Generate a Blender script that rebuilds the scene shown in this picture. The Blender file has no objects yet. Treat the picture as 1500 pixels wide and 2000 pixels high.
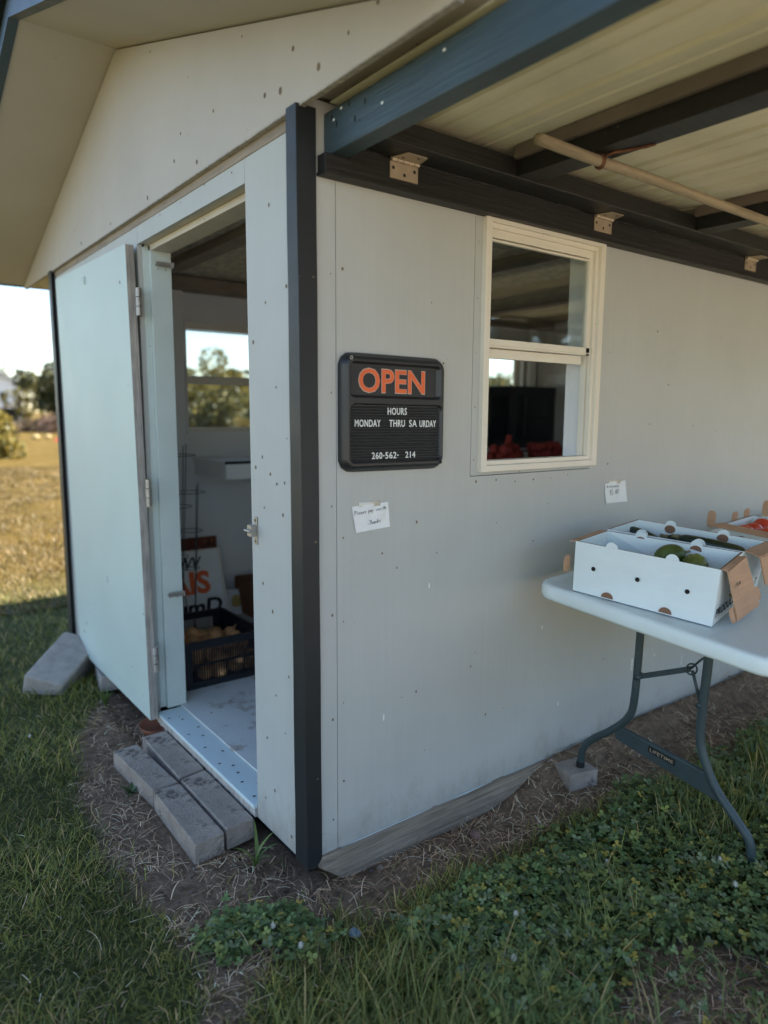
import bpy, bmesh, math, random
import numpy as np
from mathutils import Vector, Matrix, Euler, noise
R = math.radians
random.seed(7); rng = np.random.default_rng(7)
S = 0.8                      # the place was measured in units of 0.8 m; the last lines bring it to metres
scene = bpy.context.scene
COL = scene.collection

# ------------------------------------------------------------ camera, world, sun, exposure
cam_d = bpy.data.cameras.new('camera'); cam = bpy.data.objects.new('camera', cam_d); COL.objects.link(cam)
yaw, pitch, roll = 0.92112022, -0.13899629, 0.00556134
fv = Vector((math.cos(pitch)*math.cos(yaw), math.cos(pitch)*math.sin(yaw), math.sin(pitch)))
rv = fv.cross(Vector((0, 0, 1))).normalized(); uv = rv.cross(fv)
c_, s_ = math.cos(roll), math.sin(roll)
r2, u2 = c_*rv + s_*uv, -s_*rv + c_*uv
CAM = Vector((-1.16566, -1.93863, 1.53463))
cam.matrix_world = Matrix(((r2.x, u2.x, -fv.x, CAM.x*S), (r2.y, u2.y, -fv.y, CAM.y*S), (r2.z, u2.z, -fv.z, CAM.z*S), (0, 0, 0, 1)))
cam_d.sensor_fit = 'HORIZONTAL'; cam_d.sensor_width = 36; cam_d.lens = 36*1376.41/1500
cam_d.clip_end = 3000; cam_d.clip_start = 0.02
cam_d.dof.use_dof = True; cam_d.dof.focus_distance = 2.12; cam_d.dof.aperture_fstop = 2.0
scene.camera = cam

SUNV = Vector((0.80, -0.233, 1.0)).normalized()
SUN_EL = math.asin(SUNV.z); SUN_AZ = math.atan2(SUNV.x, SUNV.y)
world = bpy.data.worlds.new("World"); scene.world = world; world.use_nodes = True
wn = world.node_tree; bg = wn.nodes['Background']
sky = wn.nodes.new('ShaderNodeTexSky'); sky.sky_type = 'NISHITA'; sky.sun_disc = False
sky.sun_elevation = SUN_EL; sky.sun_rotation = SUN_AZ
sky.air_density = 1.0; sky.dust_density = 0.0; sky.ozone_density = 0.25; sky.altitude = 300
wn.links.new(sky.outputs[0], bg.inputs[0]); bg.inputs[1].default_value = 0.08
sun_d = bpy.data.lights.new('sun', 'SUN'); sun_d.energy = 4.6; sun_d.angle = R(0.5); sun_d.color = (1, .93, .82)
sun = bpy.data.objects.new('sun', sun_d); COL.objects.link(sun)
sun.rotation_euler = (-SUNV).to_track_quat('-Z', 'Y').to_euler()
scene.view_settings.view_transform = 'Standard'; scene.view_settings.look = 'None'
scene.view_settings.exposure = 2.15; scene.view_settings.gamma = 1
scene.cycles.use_denoising = True
scene.cycles.max_bounces = 8; scene.cycles.diffuse_bounces = 5; scene.cycles.glossy_bounces = 3
scene.cycles.transparent_max_bounces = 12; scene.cycles.transmission_bounces = 6
scene.cycles.sample_clamp_indirect = 8

# ------------------------------------------------------------ materials
def mat(name, col, rough=.6, mottle=.08, mscale=3, specks=None, bump=0, bscale=200, spec=.4, metal=0, rust=None,
        grain=None, attr=False, trans=0, coords='Object', splash=False):
    """specks=(scale, size, colour); grain=(axis stretch xyz, amount); rust=(scale, threshold, colour)"""
    m = bpy.data.materials.new(name); m.use_nodes = True; n = m.node_tree.nodes; l = m.node_tree.links
    b = n['Principled BSDF']; b.inputs['Roughness'].default_value = rough; b.inputs['Metallic'].default_value = metal
    b.inputs['Specular IOR Level'].default_value = spec
    tc = n.new('ShaderNodeTexCoord'); co = tc.outputs[coords]
    cur = n.new('ShaderNodeRGB'); cur.outputs[0].default_value = (*col, 1); cur = cur.outputs[0]
    if attr:
        a = n.new('ShaderNodeAttribute'); a.attribute_name = 'tint'; cur = a.outputs['Color']
    def mul(c, fac, lo, hi):
        mr = n.new('ShaderNodeMapRange'); mr.inputs[1].default_value = .3; mr.inputs[2].default_value = .7
        mr.inputs[3].default_value = lo; mr.inputs[4].default_value = hi; l.new(fac, mr.inputs[0])
        mx = n.new('ShaderNodeMix'); mx.data_type = 'RGBA'; mx.blend_type = 'MULTIPLY'; mx.inputs[0].default_value = 1
        l.new(c, mx.inputs[6]); cb = n.new('ShaderNodeCombineColor')
        for i in range(3): l.new(mr.outputs[0], cb.inputs[i])
        l.new(cb.outputs[0], mx.inputs[7]); return mx.outputs[2]
    def nz(scale, detail=5, stretch=None, rgh=.6):
        t = n.new('ShaderNodeTexNoise'); t.inputs['Scale'].default_value = scale; t.inputs['Detail'].default_value = detail
        t.inputs['Roughness'].default_value = rgh
        if stretch:
            mp = n.new('ShaderNodeMapping'); mp.inputs['Scale'].default_value = stretch; l.new(co, mp.inputs[0]); l.new(mp.outputs[0], t.inputs[0])
        else: l.new(co, t.inputs[0])
        return t.outputs[0]
    if mottle: cur = mul(cur, nz(mscale), 1-mottle, 1+mottle)
    if grain: cur = mul(cur, nz(1, 8, grain[0], .7), 1-grain[1], 1+grain[1]*.6)
    def patch(c, thr, soft, colour, fac):
        mr = n.new('ShaderNodeMapRange'); mr.inputs[1].default_value = thr; mr.inputs[2].default_value = thr+soft
        l.new(fac, mr.inputs[0]); mx = n.new('ShaderNodeMix'); mx.data_type = 'RGBA'
        l.new(mr.outputs[0], mx.inputs[0]); l.new(c, mx.inputs[6]); mx.inputs[7].default_value = (*colour, 1); return mx.outputs[2]
    if rust: cur = patch(cur, rust[1], .08, rust[2], nz(rust[0], 8, rust[3] if len(rust) > 3 else None, .75))
    if specks:
        v = n.new('ShaderNodeTexVoronoi'); v.inputs['Scale'].default_value = specks[0]; v.inputs['Randomness'].default_value = 1
        # distort so specks are not round, and keep only some cells
        mp = n.new('ShaderNodeVectorMath'); mp.operation = 'ADD'; nn = n.new('ShaderNodeTexNoise'); nn.inputs['Scale'].default_value = specks[0]*3
        sc = n.new('ShaderNodeVectorMath'); sc.operation = 'SCALE'; sc.inputs['Scale'].default_value = .25/specks[0]
        l.new(co, nn.inputs[0]); l.new(nn.outputs['Color'], sc.inputs[0]); l.new(co, mp.inputs[0]); l.new(sc.outputs[0], mp.inputs[1]); l.new(mp.outputs[0], v.inputs[0])
        sp = n.new('ShaderNodeSeparateColor'); l.new(v.outputs['Color'], sp.inputs[0])
        ma = n.new('ShaderNodeMath'); ma.operation = 'MULTIPLY'; ma.inputs[1].default_value = specks[1]; l.new(sp.outputs[0], ma.inputs[0])
        pw = n.new('ShaderNodeMath'); pw.operation = 'LESS_THAN'; l.new(v.outputs['Distance'], pw.inputs[0]); l.new(ma.outputs[0], pw.inputs[1])
        mx = n.new('ShaderNodeMix'); mx.data_type = 'RGBA'; l.new(pw.outputs[0], mx.inputs[0]); l.new(cur, mx.inputs[6]); mx.inputs[7].default_value = (*specks[2], 1)
        cur = mx.outputs[2]
    if splash:   # mud splashed up from the ground, ragged upper edge
        sx = n.new('ShaderNodeSeparateXYZ'); l.new(co, sx.inputs[0]); q = n.new('ShaderNodeMath'); q.operation = 'MULTIPLY_ADD'; q.inputs[1].default_value = .55; l.new(nz(7, 10, (1, 1, .6), .8), q.inputs[0])
        sub = n.new('ShaderNodeMath'); sub.operation = 'SUBTRACT'; l.new(q.outputs[0], sub.inputs[0]); l.new(sx.outputs['Z'], sub.inputs[1]); q.inputs[2].default_value = -.16
        m3 = n.new('ShaderNodeMapRange'); m3.inputs[1].default_value = 0; m3.inputs[2].default_value = .18; m3.inputs[4].default_value = .55; l.new(sub.outputs[0], m3.inputs[0])
        mx = n.new('ShaderNodeMix'); mx.data_type = 'RGBA'; l.new(m3.outputs[0], mx.inputs[0]); l.new(cur, mx.inputs[6]); mx.inputs[7].default_value = (.25, .22, .19, 1); cur = mx.outputs[2]
        cur = mul(cur, nz(1, 6, (55, 55, 1.2), .7), .975, 1.025)
    l.new(cur, b.inputs['Base Color'])
    if bump:
        bp = n.new('ShaderNodeBump'); bp.inputs['Strength'].default_value = bump; bp.inputs['Distance'].default_value = .01
        l.new(nz(bscale if not grain else 1, 6, grain[0] if grain else None), bp.inputs['Height']); l.new(bp.outputs[0], b.inputs['Normal'])
    # uneven sheen
    mr = n.new('ShaderNodeMapRange'); mr.inputs[3].default_value = max(rough-.12, .05); mr.inputs[4].default_value = min(rough+.12, 1)
    l.new(nz(8, 6), mr.inputs[0]); l.new(mr.outputs[0], b.inputs['Roughness'])
    if trans:
        tb = n.new('ShaderNodeBsdfTranslucent'); l.new(cur, tb.inputs[0]); ms = n.new('ShaderNodeMixShader'); ms.inputs[0].default_value = trans
        out = n['Material Output']; l.new(b.outputs[0], ms.inputs[1]); l.new(tb.outputs[0], ms.inputs[2]); l.new(ms.outputs[0], out.inputs[0])
    return m

GREY = (.478, .487, .468)
M = {}
M['gable'] = mat('bounce_warmed_paint', (.47, .43, .38), .55, .05, 1.6, (9, .03, (.12, .115, .11)), .12, 260)  # wall paint tinted brown, ground bounce put into the gable colour
M['wall'] = mat('grey_paint', GREY, .55, .05, 1.6, (9, .035, (.12, .115, .11)), .12, 260, rust=(5.5, .70, (.455, .44, .42), (1, 1, .35)), splash=True)
M['soffit'] = mat('bounce_warmed_grey', (.47, .42, .36), .6, .06, 2, (9, .04, (.12, .1, .08)), .1, 200)  # same paint as the walls, warm bounce light mixed into the colour
M['door'] = mat('pale_door_paint', (.53, .62, .59), .5, .04, 2, (7, .045, (.13, .13, .13)), .1, 240)
M['jamb'] = mat('white_wood_paint', (.58, .66, .64), .5, .06, 3, (14, .05, (.14, .12, .10)), .15, 120)
M['ply'] = mat('weathered_plywood_edge', (.44, .405, .37), .85, .15, 9, grain=((60, 60, 5), .45), bump=.4)
M['black'] = mat('black_trim_metal', (.014, .017, .020), .5, .15, 3, (45, .045, (.3, .3, .28)), .05, 60, spec=.5)
M['dark'] = mat('black_brown_wood_paint', (.015, .0145, .0135), .5, .2, 4, (30, .05, (.3, .27, .2)), .25, grain=((3, 60, 60), .25))
M['bluewood'] = mat('slate_blue_wood_paint', (.042, .070, .090), .45, .12, 3, (11, .06, (.02, .02, .02)), .25, grain=((60, 3, 60), .18))
M['fascia'] = mat('fascia_paint', (.05, .075, .095), .4, .1, 3)
M['tanwood'] = mat('tan_wood', (.30, .24, .18), .7, .12, 5, grain=((8, 3, 50), .3), bump=.2)
M['batten'] = mat('brown_batten', (.16, .125, .10), .7, .15, 5)
M['headwood'] = mat('cream_wood', (.56, .50, .42), .55, .08, 5, (14, .05, (.2, .15, .1)), bump=.1)
M['osb'] = mat('osb_board', (.64, .55, .41), .8, .25, 22, grain=((30, 12, 30), .45), bump=.3)
M['white_in'] = mat('interior_white_paint', (.80, .80, .79), .6, .06, 2, (6, .03, (.15, .14, .13)))
M['floor'] = mat('worn_painted_floor', (.64, .67, .66), .55, .08, 2.2, (10, .05, (.1, .07, .05)), rust=(3.2, .52, (.36, .31, .26)), bump=.2, bscale=90)
M['thresh'] = mat('pale_threshold_paint', (.60, .71, .73), .5, .05, 3, (13, .06, (.06, .04, .03)), rust=(9, .66, (.28, .24, .2)))
M['skid'] = mat('weathered_timber', (.29, .235, .18), .9, .2, 4, grain=((2.5, 40, 55), .6), bump=.8)
M['vinyl'] = mat('cream_vinyl', (.76, .71, .61), .45, .05, 4, (20, .05, (.25, .2, .15)), rust=(7, .66, (.36, .30, .22), (2, 2, 9)))
M['panel'] = mat('cream_ribbed_panel', (.74, .68, .50), .6, .10, 2.5, None, grain=((14, .8, 6), .12), trans=.06)
M['steel'] = mat('galvanised_steel', (.42, .40, .37), .45, .15, 30, metal=.75, rust=(25, .62, (.2, .12, .07)))
M['tansteel'] = mat('dull_plated_steel', (.46, .37, .27), .5, .12, 20, metal=.45)
M['rust'] = mat('rusty_iron', (.20, .085, .045), .9, .4, 30, bump=.4)
M['hole'] = mat('dark_recess', (.012, .012, .012), .8, 0)
M['nail'] = mat('nail_head', (.17, .12, .08), .7, .3, 90)
M['plastic'] = mat('black_sign_plastic', (.022, .024, .026), .34, .1, 8, (30, .05, (.12, .12, .12)), spec=.5)
M['crate'] = mat('black_crate_plastic', (.012, .014, .02), .45, .1, 8)
M['orange'] = mat('orange_vinyl', (.80, .155, .05), .45, .06, 30)
M['letteredge'] = mat('pale_letter_edge', (.55, .45, .38), .5, 0)
M['letter'] = mat('white_letter', (.78, .80, .78), .4, .05, 40)
M['paper'] = mat('white_paper', (.80, .82, .82), .8, .03, 20)
M['ink'] = mat('black_ink', (.02, .022, .03), .7, 0)
M['bluestep'] = mat('concrete_paver', (.36, .30, .255), .92, .25, 7, (60, .12, (.34, .32, .30)), 1, 70, rust=(9, .55, (.15, .125, .105)))
M['block'] = mat('rough_concrete_block', (.46, .41, .37), .95, .2, 12, (90, .16, (.10, .095, .09)), 1, 160)
M['table'] = mat('white_table_plastic', (.72, .80, .80), .48, .05, 4, (22, .04, (.2, .19, .17)), .12, 240, rust=(4, .66, (.52, .53, .50)))
M['leg'] = mat('grey_green_powder_coat', (.045, .065, .070), .40, .12, 14, (60, .05, (.4, .4, .38)), .1, 200)
M['cardwhite'] = mat('white_card', (.72, .80, .81), .6, .04, 5, grain=((3, 3, 30), .03))
M['kraft'] = mat('kraft_card', (.47, .29, .18), .85, .06, 10, grain=((4, 4, 70), .12), bump=.2)
M['kraftdark'] = mat('kraft_card_cut', (.22, .12, .075), .85, .1, 20)
M['zucchini'] = mat('zucchini_skin', (.012, .028, .014), .28, .3, 60, (90, .14, (.05, .085, .03)), spec=.6)
M['melon'] = mat('squash_skin', (.07, .10, .02), .42, .5, 14, (70, .2, (.28, .28, .07)))
M['stem'] = mat('dry_stem', (.22, .18, .09), .8, .2, 20)
M['tomato'] = mat('tomato_skin', (.52, .045, .02), .22, .12, 8, spec=.6)
M['onion'] = mat('onion_skin', (.70, .38, .17), .4, .35, 12, grain=((20, 20, 3), .4))
M['redbag'] = mat('red_potato_net', (.34, .045, .035), .7, .4, 30, bump=.6, bscale=60)
M['bark'] = mat('bark', (.10, .075, .05), .9, .3, 8)
M['housewall'] = mat('white_siding', (.78, .77, .76), .6, .04, 2)
M['houseroof'] = mat('pale_roof', (.45, .46, .48), .6, .1, 2)
M['redtarp'] = mat('red_tarp', (.65, .05, .03), .5, .1, 4)
M['pumpkin'] = mat('pale_pumpkin', (.36, .27, .11), .5, .1, 4)
M['brownbox'] = mat('brown_box', (.22, .10, .055), .8, .15, 8)
M['picture'] = mat('yellow_picture', (.55, .42, .14), .6, .3, 12)
M['redprint'] = mat('red_print', (.40, .04, .04), .6, .1, 8)
M['flower'] = mat('clover_flower_white', (.60, .57, .48), .7, .1, 80)
M['stone'] = mat('reddish_stone', (.23, .14, .11), .9, .2, 20, bump=.4, bscale=90)
M['bluescrap'] = mat('blue_grey_scrap', (.16, .22, .26), .8, .3, 30)
M['blade'] = mat('grass_blade', (1, 1, 1), .5, 0, attr=True, trans=.25, spec=.3)
M['leaf'] = mat('leaf', (1, 1, 1), .5, 0, attr=True, trans=.25, spec=.35)
M['straw'] = mat('straw', (1, 1, 1), .7, 0, attr=True)

def glass_mat():
    m = bpy.data.materials.new('window_glass'); m.use_nodes = True; n = m.node_tree.nodes; l = m.node_tree.links
    n.remove(n['Principled BSDF']); out = n['Material Output']
    t = n.new('ShaderNodeBsdfTransparent'); t.inputs[0].default_value = (.86, .89, .88, 1)
    g = n.new('ShaderNodeBsdfGlossy'); g.inputs['Roughness'].default_value = .03
    f = n.new('ShaderNodeLayerWeight'); f.inputs[0].default_value = .5
    p = n.new('ShaderNodeMath'); p.operation = 'POWER'; p.inputs[1].default_value = 4; l.new(f.outputs['Facing'], p.inputs[0])
    a = n.new('ShaderNodeMath'); a.operation = 'MULTIPLY_ADD'; a.inputs[1].default_value = .9; a.inputs[2].default_value = .085; l.new(p.outputs[0], a.inputs[0])
    x = n.new('ShaderNodeMixShader'); l.new(a.outputs[0], x.inputs[0]); l.new(t.outputs[0], x.inputs[1]); l.new(g.outputs[0], x.inputs[2]); l.new(x.outputs[0], out.inputs[0])
    return m
M['glass'] = glass_mat()

# ------------------------------------------------------------ geometry helpers
class MB:
    def __init__(s): s.v = []; s.f = []; s.m = []; s.mi = 0; s.sm = False; s.smooth = []
    def add(s, vs, fs):
        o = len(s.v); s.v += [tuple(v) for v in vs]
        for f in fs: s.f.append([o+i for i in f]); s.m.append(s.mi); s.smooth.append(s.sm)
        return s
    def hexa(s, p):   # p: 4 bottom (ccw from above), 4 top
        return s.add(p, [(3, 2, 1, 0), (4, 5, 6, 7), (0, 1, 5, 4), (1, 2, 6, 5), (2, 3, 7, 6), (3, 0, 4, 7)])
    def box(s, x0, x1, y0, y1, z0, z1):
        return s.hexa([(x0, y0, z0), (x1, y0, z0), (x1, y1, z0), (x0, y1, z0), (x0, y0, z1), (x1, y0, z1), (x1, y1, z1), (x0, y1, z1)])
    def prism(s, poly, fn, a, b):   # fn(u,v,w)->xyz ; poly in (u,v) extruded in w from a to b
        n = len(poly)
        vs = [fn(u, v, a) for u, v in poly]+[fn(u, v, b) for u, v in poly]
        return s.add(vs, [list(range(n))[::-1], list(range(n, 2*n))]+[(i, (i+1) % n, n+(i+1) % n, n+i) for i in range(n)])
    def tube(s, path, r, seg=10, cap=True, flat=1.0):
        path = [Vector(p) for p in path]; n = len(path); rs = r if isinstance(r, (list, tuple)) else [r]*n
        vs = []; up = None
        for i, p in enumerate(path):
            d = (path[min(i+1, n-1)]-path[max(i-1, 0)]).normalized()
            if up is None: up = Vector((0, 0, 1)) if abs(d.z) < .9 else Vector((1, 0, 0))
            a = d.cross(up).normalized(); b = a.cross(d).normalized(); up = b
            for k in range(seg):
                t = 2*math.pi*k/seg; vs.append(p+a*rs[i]*math.cos(t)+b*rs[i]*flat*math.sin(t))
        fs = [(i*seg+k, i*seg+(k+1) % seg, (i+1)*seg+(k+1) % seg, (i+1)*seg+k) for i in range(n-1) for k in range(seg)]
        if cap: fs += [list(range(seg))[::-1], list(range((n-1)*seg, n*seg))]
        return s.add(vs, fs)
    def lathe(s, prof, seg=20, c=(0, 0, 0), cap=True):
        vs = [(c[0]+r*math.cos(2*math.pi*k/seg), c[1]+r*math.sin(2*math.pi*k/seg), c[2]+z) for r, z in prof for k in range(seg)]
        fs = [(i*seg+k, i*seg+(k+1) % seg, (i+1)*seg+(k+1) % seg, (i+1)*seg+k) for i in range(len(prof)-1) for k in range(seg)]
        if cap: fs += [list(range(seg))[::-1], list(range((len(prof)-1)*seg, len(prof)*seg))]
        return s.add(vs, fs)
    def disc(s, c, nrm, r, seg=8, ry=None):
        c = Vector(c); nrm = Vector(nrm).normalized(); a = nrm.cross(Vector((0, 0, 1)) if abs(nrm.z) < .9 else Vector((1, 0, 0))).normalized(); b = nrm.cross(a)
        ry = ry or r
        vs = [c+a*r*math.cos(2*math.pi*k/seg)+b*ry*math.sin(2*math.pi*k/seg) for k in range(seg)]
        return s.add(vs, [list(range(seg))])
    def build(s, name, mats, parent=None, bevel=0, loc=None, subd=0, bseg=2):
        me = bpy.data.meshes.new(name); me.from_pydata([tuple(v) for v in s.v], [], s.f)
        mats = mats if isinstance(mats, (list, tuple)) else [mats]
        for m in mats: me.materials.append(M[m] if isinstance(m, str) else m)
        for p, mi, sm in zip(me.polygons, s.m, s.smooth): p.material_index = mi; p.use_smooth = sm
        me.update()
        bm = bmesh.new(); bm.from_mesh(me); bmesh.ops.recalc_face_normals(bm, faces=bm.faces); bm.to_mesh(me); bm.free()
        o = bpy.data.objects.new(name, me); COL.objects.link(o)
        if parent is not None: par(o, parent)
        if bevel:
            b = o.modifiers.new('bevel', 'BEVEL'); b.width = bevel; b.segments = bseg; b.limit_method = 'ANGLE'; b.angle_limit = R(40)
        if subd:
            b = o.modifiers.new('subd', 'SUBSURF'); b.levels = subd; b.render_levels = subd
        return o
OFF = {}
def par(o, p):
    """parent, keeping the child's mesh where it was modelled (parents carry only a translation or a set matrix)"""
    o.parent = p
    o.matrix_parent_inverse = world_of(p).inverted()
def world_of(o):
    if o.name in OFF: return OFF[o.name]
    m = o.matrix_basis.copy()
    if o.parent: m = world_of(o.parent) @ o.matrix_parent_inverse @ m
    return m
def local(o, p):   # child modelled in the parent's own coordinates
    o.parent = p; o.matrix_parent_inverse = Matrix.Identity(4); return o
def tag(o, label=None, cat=None, group=None, kind=None):
    if label: o['label'] = label
    if cat: o['category'] = cat
    if group: o['group'] = group
    if kind: o['kind'] = kind
    return o
def empty(name, loc, label=None, cat=None, group=None, rot=None):
    o = bpy.data.objects.new(name, None); COL.objects.link(o); o.location = loc; o.empty_display_size = .1
    if rot: o.rotation_euler = rot
    return tag(o, label, cat, group)
def copy_tree(o, parent=None):
    c = o.copy(); COL.objects.link(c)
    if parent is not None: c.parent = parent
    for ch in list(o.children): copy_tree(ch, c)
    return c
def text_mb(txt, size, to_world, depth=.002, mb=None, align='LEFT', sx=1.0, space=1.0, bold=0, shear=0):
    """lettering as mesh; to_world maps (u, v, w) to xyz"""
    cu = bpy.data.curves.new('t', 'FONT'); cu.body = txt; cu.size = size; cu.align_x = align; cu.space_character = space
    cu.extrude = depth/2; cu.offset = bold; cu.shear = shear; cu.resolution_u = 3
    ob = bpy.data.objects.new('t', cu); COL.objects.link(ob)
    dg = bpy.context.evaluated_depsgraph_get(); me = bpy.data.meshes.new_from_object(ob.evaluated_get(dg))
    mb = mb or MB()
    mb.add([to_world(v.co.x*sx, v.co.y, v.co.z+depth/2) for v in me.vertices], [tuple(p.vertices) for p in me.polygons])
    bpy.data.objects.remove(ob); bpy.data.curves.remove(cu); bpy.data.meshes.remove(me)
    return mb
# hand-written strokes: each letter a few polylines in a 1 x 1.4 cell
HW = {'P': [[(0, 0), (.1, 1.2)], [(.1, 1.2), (.55, 1.15), (.6, .8), (.1, .6)]], 'l': [[(.2, 0), (.25, 1.2)]],
      'e': [[(.05, .35), (.45, .42), (.4, .65), (.15, .65), (.05, .3), (.2, .02), (.5, .12)]],
      'a': [[(.45, .6), (.15, .6), (.05, .2), (.2, .02), (.42, .25), (.45, .6), (.5, .02)]],
      's': [[(.45, .6), (.15, .55), (.2, .35), (.42, .2), (.1, .02)]], 'p': [[(.1, .6), (.1, -.5)], [(.1, .5), (.4, .6), (.45, .2), (.1, .05)]],
      'y': [[(.05, .6), (.2, .15)], [(.5, .6), (.1, -.5)]], 'i': [[(.2, 0), (.22, .6)], [(.22, .85), (.24, .9)]],
      'n': [[(.05, 0), (.08, .6)], [(.08, .45), (.3, .6), (.42, .4), (.45, 0)]],
      'd': [[(.45, .6), (.15, .6), (.05, .2), (.2, .02), (.45, .2)], [(.5, 1.2), (.48, 0)]], '.': [[(.1, 0), (.14, .03)]],
      '-': [[(0, .4), (.5, .45)]], 'T': [[(0, 1.2), (.7, 1.15)], [(.35, 1.15), (.3, 0)]], 'h': [[(.1, 0), (.12, 1.2)], [(.1, .4), (.35, .6), (.45, 0)]],
      'k': [[(.1, 0), (.12, 1.2)], [(.45, .65), (.1, .3), (.5, 0)]], '5': [[(.5, 1.1), (.12, 1.1), (.08, .65), (.4, .65), (.45, .25), (.05, .05)]],
      '$': [[(.5, .95), (.1, .9), (.15, .6), (.45, .45), (.1, .15)], [(.3, 1.2), (.28, -.05)]], '0': [[(.25, 1), (.05, .6), (.2, .05), (.45, .4), (.4, .9), (.25, 1)]],
      '#': [[(.15, 0), (.2, 1)], [(.4, 0), (.45, 1)], [(0, .35), (.6, .35)], [(0, .7), (.6, .7)]], 'r': [[(.1, 0), (.1, .6)], [(.1, .4), (.4, .6)]],
      'o': [[(.25, .6), (.05, .3), (.25, 0), (.45, .3), (.25, .6)]], 't': [[(.2, 1.1), (.2, .1), (.4, 0)], [(0, .7), (.45, .7)]],
      'c': [[(.45, .55), (.15, .6), (.05, .2), (.25, 0), (.5, .1)]], '2': [[(.05, .9), (.3, 1.1), (.45, .8), (.05, .05), (.5, .05)]],
      '1': [[(.25, 1.1), (.22, 0)]], '/': [[(.05, -.1), (.45, 1.1)]], ' ': [],
      'f': [[(.45, 1.2), (.2, 1.1), (.15, 0)], [(0, .6), (.4, .6)]], 'g': [[(.4, .6), (.1, .5), (.15, .1), (.4, .3), (.4, .6), (.35, -.4), (.05, -.4)]]}
def hand(txt, h, to_world, mb, th=.0016, sp=.62, slope=0.0):
    x = 0
    for ch in txt:
        for st in HW.get(ch, []):
            pts = [(x*h+a*h*.9, b*h+slope*(x+a)*h) for a, b in st]
            for (a, b), (c, d) in zip(pts[:-1], pts[1:]):
                dx, dy = c-a, d-b; L = math.hypot(dx, dy) or 1; nx, ny = -dy/L*th/2, dx/L*th/2
                mb.add([to_world(a+nx, b+ny, .0006), to_world(a-nx, b-ny, .0006), to_world(c-nx, d-ny, .0006), to_world(c+nx, d+ny, .0006)], [(0, 1, 2, 3)])
        x += sp
    return mb
side = lambda u, v, w: (u, -w, v)          # lettering on the long wall: u along x, v up, w out of the wall
front = lambda u, v, w: (-w, u, v)

# ------------------------------------------------------------ ground
def ss(t): t = min(max(t, 0), 1); return t*t*(3-2*t)
def gz(x, y):
    z = -.108
    z += .080*ss((x-.85)/.42)*ss((y+.15)/.12)*ss((.6-y)/.3)+.012*ss((x-.6)/.7)*ss((y+.3)/.2) + .03*ss((x-.7)/.7)*ss((y+1.6)/1.2)
    d = math.hypot(x, y)
    if d < 12: z += .012*noise.noise(Vector((x*1.7, y*1.7, 3)))+.006*noise.noise(Vector((x*6, y*6, 1)))
    if -.1 < x < 5 and .0 < y < 3.3: z -= .03
    return z
def build_ground():
    def axis(lo, hi, c0, c1, step):
        a = list(np.arange(c0, c1+1e-6, step)); g = step; v = c1
        while v < hi: g *= 1.22; v += g; a.append(v)
        g = step; v = c0; b = []
        while v > lo: g *= 1.22; v -= g; b.append(v)
        return b[::-1]+a
    xs = axis(-900, 900, -2.2, 3.6, .035); ys = axis(-900, 1500, -2.4, 4.4, .035)
    nx, ny = len(xs), len(ys)
    v = [(x, y, gz(x, y) if abs(x) < 40 and abs(y) < 60 else -.108) for y in ys for x in xs]
    f = [(j*nx+i, j*nx+i+1, (j+1)*nx+i+1, (j+1)*nx+i) for j in range(ny-1) for i in range(nx-1)]
    me = bpy.data.meshes.new('ground'); me.from_pydata(v, [], f)
    for p in me.polygons: p.use_smooth = True
    o = bpy.data.objects.new('ground', me); COL.objects.link(o); o['kind'] = 'structure'
    me.materials.append(ground_mat())
    at = me.color_attributes.new('zone', 'FLOAT_COLOR', 'POINT')
    cols = np.zeros((len(v), 4), dtype=np.float32); cols[:, 3] = 1
    for i, (x, y, z) in enumerate(v):
        if -3 < x < 5 and -3.5 < y < 6: cols[i, 0] = lawn_at(x, y); cols[i, 1] = clover_at(x, y)
        else: cols[i, 0] = 1
    at.data.foreach_set('color', cols.ravel())
    return o
BARE = [(.2, 2.6), (-.19, 1.99), (-.37, 1.63), (-.49, 1.07), (-.5, .72), (-.49, .41), (-.45, .15), (-.44, .03), (-.40, -.1), (-.47, -.20), (-.55, -.33), (-.39, -.34), (-.27, -.2), (-.15, -.26), (-.05, -.2),
        (-.01, -.12), (.06, -.2), (.17, -.22), (.3, -.25), (.48, -.24), (.66, -.25), (.88, -.25), (1.07, -.26), (1.34, -.32), (1.64, -.38), (2.1, -.42), (2.8, -.42), (5.2, -.5), (5.2, 3.4), (.2, 3.4)]
PATCH = [(.69, -.83), (.81, -.88), (.92, -1.0), (1.0, -1.12), (.75, -1.28), (.48, -1.2), (.26, -.98), (.40, -.86), (.57, -.86)]
CLOV = [(-.47, -.01), (-.33, .09), (-.2, .05), (-.05, -.12), (-.02, -.27), (-.2, -.30), (-.28, -.21), (-.41, -.15)]
def pdist(poly, x, y):     # signed distance, negative inside
    ins = False; d = 1e9; n = len(poly)
    for i in range(n):
        (x1, y1), (x2, y2) = poly[i], poly[(i+1) % n]
        if (y1 > y) != (y2 > y) and x < (x2-x1)*(y-y1)/(y2-y1)+x1: ins = not ins
        t = max(0, min(1, ((x-x1)*(x2-x1)+(y-y1)*(y2-y1))/((x2-x1)**2+(y2-y1)**2+1e-12)))
        d = min(d, math.hypot(x-x1-t*(x2-x1), y-y1-t*(y2-y1)))
    return -d if ins else d
def wob(x, y, s, k): return noise.noise(Vector((x*s, y*s, k)))
def lawn_at(x, y):    # 1 lawn, 0 bare
    d = min(pdist(BARE, x, y), pdist(PATCH, x, y)+.02)+.05*wob(x, y, 5, 9)+.03*wob(x, y, 14, 4)
    return ss((d+.03)/.09)
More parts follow.
